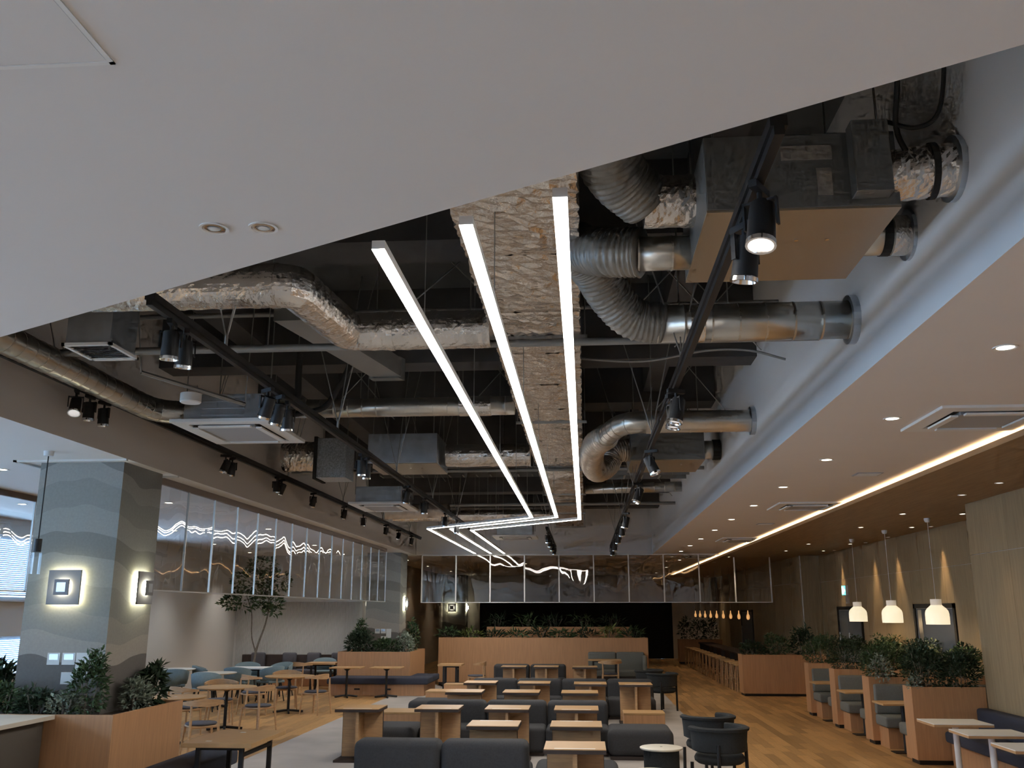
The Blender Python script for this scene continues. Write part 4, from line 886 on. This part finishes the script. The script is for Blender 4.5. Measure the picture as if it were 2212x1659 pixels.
def shell_chair():
    t = thing('shell_chair', 'x', 'chair', (0, 0, 0), 0, 'blue-grey shell chairs')
    for sx, sy in ((-.21, -.2), (.21, -.2), (-.21, .2), (.21, .2)): MB().tube([(sx * 1.1, sy * 1.1, 0), (sx * .8, sy * .8, .42)], .014, 8).build('leg', 'black_metal', t)
    MB().rbox(-.24, .24, -.22, .24, .41, .47, .025, 3).build('seat', 'chair_blue', t, smooth=True)
    vs_ = []; fs = []; n = 18; sec = [(.0, .46), (.02, .46), (.045, .60), (.06, .78), (.035, .79), (.02, .62)]
    for i in range(n + 1):
        th = R(-95 + 190 * i / n); lo = 1 - .28 * (abs(th) / R(95)) ** 2
        for dr, z in sec: vs_.append(((.25 + dr) * math.sin(th), .02 - (.25 + dr) * math.cos(th), .46 + (z - .46) * lo))
    m_ = len(sec)
    for i in range(n):
        for k in range(m_): fs.append((i * m_ + k, i * m_ + (k + 1) % m_, (i + 1) * m_ + (k + 1) % m_, (i + 1) * m_ + k))
    MB().add(vs_, fs).build('backrest', 'chair_blue', t, smooth=True)
    return t
sc_ = shell_chair()
SC = [(-8.85, 21.9, -8, 22.3, 'blue-grey shell chair on the window side of the white table'), (-7.25, 21.85, -8, 22.3, 'blue-grey shell chair on the aisle side of the white table'), (-7.9, 21.45, -7.95, 22.4, 'blue-grey shell chair with its back to the camera at the white table'),
      (-8.3, 23.2, -8, 22.3, 'blue-grey shell chair behind the white table, window side'), (-7.5, 23.3, -8, 22.3, 'blue-grey shell chair behind the white table, aisle side'), (-9.0, 20.6, -9.3, 21.3, 'blue-grey shell chair before the white round table'), (-7.9, 19.65, -8, 20.4, 'blue-grey shell chair with its back to the camera at the pale round table'),
      (-7.0, 25.5, -6.8, 24.6, 'dark shell chair behind the square table near the striped wall')]
for k, (x, y_, tx, ty, lab) in enumerate(SC):
    if k == 0: sc_.location = (x, y_, 0); sc_.rotation_euler[2] = face(x, y_, tx, ty); sc_['label'] = lab
    else: dup(sc_, (x, y_, 0), face(x, y_, tx, ty), lab)
# banquette along the striped wall
b = (-8.0, 26.4, 0); t = thing('banquette', 'long brown banquette along the striped wall', 'bench', b)
MB(b).box(-9.7, -6.36, 26.62, 26.79, 0, .82).build('back', 'dark_edge', t, bevel=.01); MB(b).rbox(-9.7, -6.36, 26.1, 26.62, .32, .44, .03, 2).build('seat', 'seat_dark', t); MB(b).box(-9.65, -6.4, 26.2, 26.62, 0, .32).build('base', 'oak_box', t)
for k, x in enumerate((-9.2, -8.3, -7.6, -6.9)):
    o = MB((x, 26.52, .44)).rbox(x - .2, x + .2, 26.46, 26.60, .442, .88, .05, 3).build('cushion', 'seat_dark', None, smooth=True, loc=(x, 26.52, .44)); tag(o, 'dark square cushion number %s from the windows on the brown banquette' % ['one', 'two', 'three', 'four'][k], 'cushion', 'banquette cushions')

# ------------------------------------------------------------------ planters
def planter(label, x0, x1, y0, y1, z, m='oak_box', toe=True, seam=None):
    b = ((x0 + x1) / 2, (y0 + y1) / 2, 0); t = thing('planter_box', label, 'planter', b)
    w_ = .03; zb = .06 if toe else 0
    xs = [x0] + ([seam] if seam else []) + [x1]
    for a, c in zip(xs[:-1], xs[1:]): MB(b).box(a + .001, c - .001, y0, y0 + w_, zb, z).build('board', m, t)
    MB(b).box(x0, x1, y1 - w_, y1, zb, z).build('board', m, t)
    MB(b).box(x0, x0 + w_, y0 + w_, y1 - w_, zb, z).build('board', m, t); MB(b).box(x1 - w_, x1, y0 + w_, y1 - w_, zb, z).build('board', m, t)
    MB(b).box(x0 + w_, x1 - w_, y0 + w_, y1 - w_, z - .12, z - .05).build('soil', 'soil', t)
    if toe: MB(b).box(x0 + .03, x1 - .03, y0 + .03, y1 - .03, 0, .06).build('toe_kick', 'black_metal', t)
    return t
planter('oak planter box around the nearest banded pillar', -6.55, -4.55, 9.10, 10.70, 1.03)
planter('oak planter box around the second banded pillar', -6.35, -4.47, 24.3, 26.55, 1.0)
planter('long oak planter wall across the far end of the lounge', -4.2, 1.75, 27.25, 27.95, 1.28, seam=.05)
planter('higher rear trough behind the long planter wall', -2.9, 1.35, 28.1, 28.6, 1.56, seam=-.6)
planter('oak planter box at the near end of the stool row', 3.82, 5.86, 24.05, 24.65, .97)
planter('small oak planter box at the far end of the stool row', 3.70, 5.4, 38.6, 39.2, .92)
# booths
PY = [13.65, 15.62, 17.70, 19.68]
for k, y_ in enumerate(PY):
    x1 = 5.405 if k == 0 else 6.36
    pl = planter('oak booth divider with planting trough, %s from the camera' % ORD[k], 4.42, x1 - .002, y_, y_ + .36, 1.0)
def booth_seat(label, y0, y1, back, facing):
    b = (5.4, (y0 + y1) / 2, 0); t = thing('booth_bench', label, 'bench', b, 0, 'grey booth benches')
    MB(b).box(4.52, 6.34, y0 + (.10 if facing < 0 else 0), y1 - (.10 if facing > 0 else 0), 0, .30).build('base', 'oak_box', t)
    MB(b).rbox(4.47, 6.34, y0, y1, .30, .46, .035, 3).build('seat', 'booth_fabric', t, smooth=True)
    MB(b).rbox(4.47, 6.34, back[0], back[1], .46, .90, .03, 3).build('backrest', 'booth_fabric', t, smooth=True)
for k in range(3):
    a, c = PY[k] + .362, PY[k + 1] - .002; nm = ['nearest', 'middle', 'farthest'][k]
    booth_seat('grey upholstered bench facing the camera in the %s booth' % nm, c - .55, c, (c - .10, c), -1)
    booth_seat('grey upholstered bench with its back to the camera in the %s booth' % nm, a, a + .50, (a, a + .10), 1)
    ym = (a + .5 + c - .55) / 2
    t = thing('booth_table', 'oak table on black post in the %s booth' % nm, 'table', (5.2, ym, 0), 0, 'booth tables')
    MB().rbox(-.92, .95, -.27, .27, .67, .70, .01, 2).build('top', 'oak_top', t)
    for x in (-.55, .55): MB().tube([(x, 0, 0), (x, 0, .67)], .04, 14).build('post', 'black_metal', t); MB().box(x - .2, x + .2, -.12, .12, 0, .012).build('foot', 'black_metal', t)
# navy banquette with white tables along the near right wall
b = (5.0, 10.0, 0); t = thing('banquette', 'navy banquette along the veneer wall before the first booth divider', 'bench', b)
MB(b).rbox(5.22, 5.40, 6.5, 13.6, .42, .74, .04, 3).build('backrest', 'navy', t, smooth=True); MB(b).rbox(4.78, 5.24, 6.5, 13.6, .30, .44, .035, 3).build('seat', 'navy', t, smooth=True); MB(b).box(4.86, 5.40, 6.5, 13.6, 0, .30).build('base', 'oak_box', t)
for k, (y0, y1) in enumerate(((12.0, 12.6), (10.98, 11.55), (9.85, 10.42))):
    b = (4.45, (y0 + y1) / 2, 0); t = thing('white_table', 'white-topped table with round white legs, %s from the booth divider' % ORD[k], 'table', b, 0, 'white tables at the navy banquette')
    MB(b).box(4.11, 4.80, y0, y1, .665, .692).build('core', 'oak', t); MB(b).box(4.11, 4.80, y0, y1, .692, .70).build('top', 'white_top', t)
    ym = (y0 + y1) / 2
    MB(b).tube([(4.46, ym, .012), (4.46, ym, .665)], .036, 18).build('post', 'white_metal', t, smooth=2)
    MB(b).lathe((4.46, ym, 0), [(.001, .014), (.05, .014), (.21, .008), (.215, 0)], 28).build('foot_disc', 'white_metal', t, smooth=2)
# navy benches on the left
b = (-5.0, 23.8, 0); t = thing('corner_bench', 'navy L-shaped bench wrapped around the second pillar planter', 'bench', b)
MB(b).rbox(-6.36, -3.86, 23.40, 24.29, .27, .42, .03, 3).rbox(-4.46, -3.86, 24.2, 25.3, .27, .419, .03, 3).build('cushion', 'navy', t, smooth=True)
MB(b).box(-6.3, -3.96, 23.5, 24.28, 0, .27).box(-4.46, -3.96, 24.2, 25.25, 0, .27).build('base', 'oak_box', t)
for x in (-5.62, -4.85): MB(b).box(x - .07, x + .07, 23.494, 23.5, .13, .17).build('socket_plate', 'black_metal', t)
b = (-4.3, 9.6, 0); t = thing('long_bench', 'navy bench beside the near planter under the big oak table', 'bench', b)
MB(b).rbox(-4.54, -4.03, 7.6, 11.15, .30, .45, .03, 3).build('cushion', 'navy', t, smooth=True); MB(b).box(-4.54, -4.10, 7.6, 11.08, 0, .30).build('base', 'oak_box', t)
# service counter at the lower left
b = (-5.9, 7.6, 0); t = thing('service_counter', 'counter with pale top before the near planter box', 'counter', b)
MB(b).box(-7.2, -5.12, 5.2, 9.08, .99, 1.03).build('top', 'counter_top', t, bevel=.003); MB(b).box(-7.1, -5.22, 5.3, 9.06, .08, .99).build('body', 'counter_front', t); MB(b).box(-7.05, -5.27, 5.35, 9.0, 0, .08).build('toe_kick', 'black_metal', t)
# grey sofa at the far planter
b = (.85, 26.9, 0); t = thing('grey_sofa', 'light grey two-seat sofa against the long planter wall', 'sofa', b)
for k, (a, c) in enumerate(((.06, .84), (.845, 1.62))):
    MB(b).rbox(a, c, 26.98, 27.22, .40, .90, .05, 3).build('back_cushion', 'booth_fabric', t, smooth=True); MB(b).rbox(a, c, 26.45, 27.0, .28, .44, .04, 3).build('seat_cushion', 'booth_fabric', t, smooth=True)
MB(b).rbox(1.56, 1.66, 26.5, 27.2, .28, .82, .04, 3).build('armrest', 'booth_fabric', t, smooth=True); MB(b).box(.1, 1.6, 26.52, 27.2, 0, .28).build('base', 'dark_edge', t)
# bar stools and counter
def stool():
    t = thing('bar_stool', 'x', 'stool', (0, 0, 0), 0, 'oak bar stools in a row')
    MB().rbox(-.19, .19, -.17, .17, .64, .68, .012, 2).build('seat', 'oak_top', t)
    for sx in (-1, 1):
        for sy in (-1, 1): MB().tube([(sx * .18, sy * .16, 0), (sx * .15, sy * .13, .64)], .018, 6).build('leg', 'oak', t)
    MB().rod((-.17, -.15, .2), (-.17, .15, .2), .01).rod((.17, -.15, .28), (.17, .15, .28), .01).rod((-.17, -.15, .24), (.17, -.15, .24), .01).build('stretcher', 'oak', t)
    return t
st = stool()
for k in range(15):
    y_ = 25.2 + k * .88; lab = '%s oak bar stool from the near planter box in the long row' % ORD[k].capitalize()
    if k == 0: st.location = (4.0, y_, 0); st['label'] = lab
    else: dup(st, (4.0, y_, 0), 0, lab)
b = (4.65, 31.5, 0); t = thing('bar_counter', 'long dark bar counter behind the row of oak stools', 'counter', b)
MB(b).box(4.45, 5.0, 24.7, 38.5, .78, .82).build('top', 'dark_edge', t); MB(b).box(4.62, 4.68, 24.7, 38.5, 0, .78).build('panel', 'dark_edge', t)
for k in range(8): MB(b).box(4.5, 4.95, 24.72 + k * 1.96, 24.77 + k * 1.96, 0, .78).build('leg', 'dark_edge', t)

# ------------------------------------------------------------------ pendants, exit sign
for k, (x, y_) in enumerate(((5.60, 15.70), (5.62, 18.0), (5.62, 20.2))):
    t = thing('pendant_lamp', 'ribbed glowing glass bell pendant over the booths, %s from the camera' % ORD[k], 'pendant lamp', (x, y_, 0), 0, 'glass bell pendants')
    z = 1.80; s = (1.06, 1.08, 1.06)[k]
    MB().lathe((0, 0, 0), [(.001, ZW - .07), (.035, ZW - .065), (.05, ZW - .03), (.05, ZW)], 20).build('ceiling_rose', 'white_metal', t, smooth=2)
    MB().rod((0, 0, z + .37 * s), (0, 0, ZW - .06), .004, 6).build('cord', 'white_metal', t)
    prof = [(.165, 0), (.167, .08), (.165, .16), (.155, .20), (.13, .235), (.095, .265), (.08, .28)]
    n = 48; vs_ = [((r_ + (.003 if q % 2 else 0)) * s * math.cos(2 * math.pi * q / n), (r_ + (.003 if q % 2 else 0)) * s * math.sin(2 * math.pi * q / n), z + h_ * s) for r_, h_ in prof for q in range(n)]
    fs = [(i * n + q, i * n + (q + 1) % n, (i + 1) * n + (q + 1) % n, (i + 1) * n + q) for i in range(len(prof) - 1) for q in range(n)]
    MB().add(vs_, fs).build('glass_shade', 'shade_glow', t, smooth=True)
    MB().lathe((0, 0, z), [(.08 * s, .28 * s), (.08 * s, .37 * s), (.001, .372 * s)], 32).build('cap', 'shade_cap', t, smooth=2)
    point(t, (0, 0, z + .02), 5, WARM2, .08)
for k in range(9):
    y_ = 27.6 + k * 1.62
    t = thing('copper_pendant', '%s small copper glass pendant from the near end above the bar' % ORD[k].capitalize(), 'pendant lamp', (4.62, y_, 0), 0, 'copper pendants above the bar')
    MB().rod((0, 0, 2.02), (0, 0, ZW), .004, 5).build('cord', 'black_metal', t)
    MB().lathe((0, 0, 1.74), [(.03, .04), (.048, .08), (.045, .14), (.02, .2), (.012, .29)], 16).build('glass', 'bulb_copper', t, smooth=True)
    MB().lathe((0, 0, 1.74), [(.001, .03), (.022, .04), (.022, .06), (.001, .08)], 12).build('bulb', 'bulb_copper', t, smooth=True)
t = thing('tube_pendant', 'slim pendant with dark cap and clear glass tube before the nearest pillar', 'pendant lamp', (-5.40, 8.91, 0))
MB().lathe((0, 0, 0), [(.001, ZC - .05), (.045, ZC - .048), (.05, ZC)], 20).build('ceiling_rose', 'sill', t, smooth=2)
MB().rod((0, 0, 2.70), (0, 0, ZC - .04), .006, 6).build('stem', 'black_metal', t); MB().lathe((0, 0, 0), [(.001, 2.705), (.036, 2.70), (.036, 2.574), (.001, 2.574)], 20).build('cap', 'black_metal', t, smooth=2)
MB().lathe((0, 0, 0), [(.034, 2.574), (.05, 2.565), (.05, 2.358)], 24).build('glass_tube', 'clear_glass', t, smooth=2)
t = thing('exit_sign', 'small green and white exit sign on the veneer wall above the door', 'exit sign', (6.36, 23.7, 2.5))
MB().box(-.06, .0, -.17, .17, -.12, .12).build('case', 'white_metal', t)
MB().box(-.064, -.06, -.155, .155, -.105, .105).build('face', 'exit_green', t)
MB().box(-.066, -.064, -.02, .13, -.085, .085).build('doorway_symbol', 'exit_white', t)
MB().lathe((0, 0, 0), [(.001, 0)] * 2, 6)
mm = MB(); mm.box(-.068, -.066, .03, .075, -.07, .0).box(-.068, -.066, .045, .06, .0, .05).box(-.068, -.066, .02, .085, .02, .035).build('running_figure', 'exit_green', t)
MB().box(-.064, -.06, -.13, -.04, -.03, .03).build('arrow', 'exit_white', t)
t = thing('wall_box', 'small dull box under the exit sign', 'fitting', (6.36, 23.55, 2.28)); MB().box(-.05, 0, -.08, .08, -.09, .09).build('case', 'wall_beige', t); MB().box(-.052, -.05, -.06, .06, -.05, .05).build('cover', 'frame_metal', t)

# ------------------------------------------------------------------ plants
def leaves(mb, c, rx, ry, rz, n, size, rnd, drop=.25, slender=.58):
    for _ in range(n):
        while True:
            p = Vector((rnd.uniform(-1, 1), rnd.uniform(-1, 1), rnd.uniform(-1, 1)))
            if p.length < 1: break
        p = p.normalized() * (p.length ** .55)
        q = Vector((c[0] + p.x * rx, c[1] + p.y * ry, c[2] + p.z * rz))
        d = (Vector((p.x, p.y, p.z * .6 + rnd.uniform(-drop, .7))) + Vector((rnd.uniform(-.6, .6), rnd.uniform(-.6, .6), rnd.uniform(-.4, .4)))).normalized()
        s = d.cross(Vector((rnd.uniform(-1, 1), rnd.uniform(-1, 1), 1.2))).normalized(); nn = s.cross(d)
        L = size * rnd.uniform(.6, 1.3); W = L * slender * rnd.uniform(.8, 1.2)
        mb.add([q, q + d * L * .45 + s * W * .5 + nn * L * .06, q + d * L - nn * L * .12, q + d * L * .45 - s * W * .5 + nn * L * .06], [(0, 1, 2, 3)])
def shrub(label, x, y_, z, w_, d, h, n=320, size=.07, m='leaf', seed=1, cat='plant', group=None, slender=.45, spikes=0):
    rnd = random.Random(seed); b = (x, y_, z); t = thing('leafy_plant', label, cat, b, 0, group)
    mb = MB(b); leaves(mb, (x, y_, z + h * .45), w_ / 2, d / 2, h * .5, n, size, rnd, slender=slender)
    for _ in range(7): leaves(mb, (x + rnd.uniform(-.3, .3) * w_, y_ + rnd.uniform(-.3, .3) * d, z + h * rnd.uniform(.55, .95)), w_ * .2, d * .2, h * .2, n // 12, size, rnd, slender=slender)
    mb.build('foliage', m, t)
    s = MB(b)
    for _ in range(5):
        ax, ay = rnd.uniform(-.35, .35) * w_, rnd.uniform(-.35, .35) * d
        s.tube([(x + ax * .2, y_ + ay * .2, z - .08), (x + ax * .7, y_ + ay * .7, z + h * .5), (x + ax, y_ + ay, z + h * .85)], .006, 5)
    s.build('stems', 'bark', t)
    return t
G = 'plants in the oak planters'
for i, (x, y_, w_, d, h, n, s, m, lab) in enumerate([
    (-5.45, 9.33, .42, .34, .30, 420, .06, 'leaf_dark', 'bushy dark green plant in the near planter below the notices'),
    (-5.82, 9.33, .40, .34, .36, 420, .06, 'leaf', 'green leafy plant at the window end of the near planter'),
    (-4.96, 9.36, .36, .30, .62, 520, .065, 'leaf', 'tall bright green plant at the corner of the near planter'),
    (-5.15, 9.30, .34, .3, .26, 300, .05, 'leaf_pale', 'pale variegated plant trailing at the front of the near planter'),
    (-4.79, 10.05, .24, .45, .36, 320, .07, 'leaf_pale', 'pale broad-leaved plant beside the nearest pillar'),
    (-4.80, 10.42, .24, .3, .46, 240, .11, 'leaf_dark', 'dark glossy plant at the far corner of the near planter'),
    (-6.25, 9.95, .34, .4, .52, 260, .11, 'leaf_dark', 'dark broad-leaved plant at the window side of the nearest pillar'),
    (-6.28, 9.35, .38, .3, .34, 320, .06, 'leaf', 'low green plant at the far window end of the near planter'),
    (-5.88, 24.75, .75, .6, .55, 700, .09, 'leaf_dark', 'large dark bush at the window end of the second pillar planter'),
    (-5.95, 24.95, .35, .35, .78, 260, .09, 'leaf', 'upright slim plant behind the large dark bush'),
    (-5.15, 24.75, .75, .6, .36, 600, .08, 'leaf', 'low green plant in the middle of the second pillar planter'),
    (-4.70, 24.85, .42, .6, .50, 380, .08, 'leaf_pale', 'pale flowering plant at the aisle end of the second pillar planter'),
    (-4.65, 25.6, .3, .5, .8, 260, .10, 'leaf', 'tall sprig beside the second pillar')]):
    shrub(lab, x, y_, 1.0 - .06, w_, d, h, n, s, m, 10 + i, group=G)
names = ['first', 'second', 'third', 'fourth', 'fifth', 'sixth', 'seventh', 'eighth', 'ninth']
rnd = random.Random(99)
for k in range(9):
    x = -3.95 + k * .66; m = ['leaf', 'leaf_lime', 'leaf_dark', 'leaf', 'leaf_dark', 'leaf', 'leaf_dark', 'leaf_lime', 'leaf'][k]
    shrub('%s fern-like plant from the pillar side on the long planter wall' % names[k].capitalize(), x, 27.6, 1.2, .6, .5, .20 + .22 * rnd.random(), 80, .19, m, 40 + k, group='plants on the long planter wall', slender=.22)
for k in range(5):
    shrub('%s arching grass plant from the pillar side in the rear trough' % names[k].capitalize(), -2.6 + k * .85, 28.35, 1.5, .7, .4, .34, 70, .22, 'leaf' if k % 2 else 'leaf_dark', 60 + k, group='plants in the rear trough', slender=.14)
k = 0
for j, y_ in enumerate(PY):
    x1 = 5.38 if j == 0 else 6.3; nn_ = 2 if j == 0 else 3
    for q in range(nn_):
        x = 4.42 + (q + .5) * (x1 - 4.42) / nn_
        m = [['leaf_dark', 'leaf_dark'], ['leaf', 'leaf_dark', 'leaf'], ['leaf_dark', 'leaf', 'leaf_dark'], ['leaf', 'leaf_dark', 'leaf']][j][q]
        shrub('%s leafy plant from the aisle on the %s booth divider' % (names[q].capitalize(), names[j]), x, y_ + .18, .94, (x1 - 4.42) / nn_ * 1.15, .46, .50 + .1 * rnd.random(), 950, .055, m, 80 + k, group='plants on the booth dividers'); k += 1
shrub('pale white-flowered plant at the aisle end of the second booth divider', 4.62, 15.66, .94, .34, .36, .38, 260, .055, 'leaf_pale', 120)
shrub('small blue-grey rosette plant at the corner of the nearest booth divider', 4.50, 13.74, .94, .16, .2, .2, 120, .05, 'leaf_pale', 121)
for q, x in enumerate((4.15, 4.75, 5.4)): shrub('%s plant from the aisle in the planter at the near end of the stools' % names[q].capitalize(), x, 24.35, .9, .62, .5, (.36, .52, .66)[q], 360, (.08, .08, .11)[q], ('leaf_dark', 'leaf', 'leaf_dark')[q], 130 + q, group='plants at the stool row')
for q, x in enumerate((4.0, 4.5, 5.0)): shrub('%s twiggy plant from the aisle in the far small planter' % names[q].capitalize(), x, 38.9, .86, .55, .45, .85, 150, .12, 'leaf_dark', 140 + q, group='plants in the far small planter')
# indoor tree
b = (-8.4, 23.9, 0); t = thing('indoor_tree', 'slender indoor tree rising behind the white table', 'tree', b); rnd = random.Random(5)
tr = MB(b)
tr.tube(smoothpath([(-8.4, 23.9, .35), (-8.38, 23.9, .9), (-8.30, 23.9, 1.25), (-8.15, 23.88, 1.7), (-8.08, 23.85, 2.2), (-8.2, 23.8, 2.6)], 5), lambda f: .035 - .022 * f, 8)
tr.tube(smoothpath([(-8.37, 23.9, 1.0), (-8.5, 23.9, 1.4), (-8.55, 23.92, 2.0), (-8.75, 23.9, 2.5)], 5), lambda f: .02 - .012 * f, 7)
for a in range(9):
    z = 1.9 + .1 * a; th = a * 2.4
    tr.tube([(-8.2, 23.85, z), (-8.25 + .55 * math.cos(th), 23.85 + .45 * math.sin(th), z + .25)], lambda f: .01 - .006 * f, 5)
tr.build('trunk', 'bark', t, smooth=2)
lf = MB(b)
for (cx, cy, cz, rx, rz, n) in [(-8.75, 23.8, 2.25, .55, .22, 240), (-8.1, 23.8, 2.25, .38, .2, 200), (-8.5, 23.7, 2.75, .55, .3, 320), (-8.0, 23.9, 2.75, .45, .3, 220), (-9.1, 23.8, 2.2, .3, .1, 60), (-8.3, 23.8, 3.15, .4, .2, 160), (-7.95, 23.8, 2.05, .2, .15, 70)]: leaves(lf, (cx, cy, cz), rx, .4, rz, n, .11, rnd)
lf.build('crown', 'leaf', t)
MB(b).lathe((-8.4, 23.9, 0), [(.001, 0), (.26, 0), (.34, .2), (.36, .42), (.34, .44), (.32, .40), (.001, .38)], 28).build('tub', 'chair_blue', t, smooth=2)
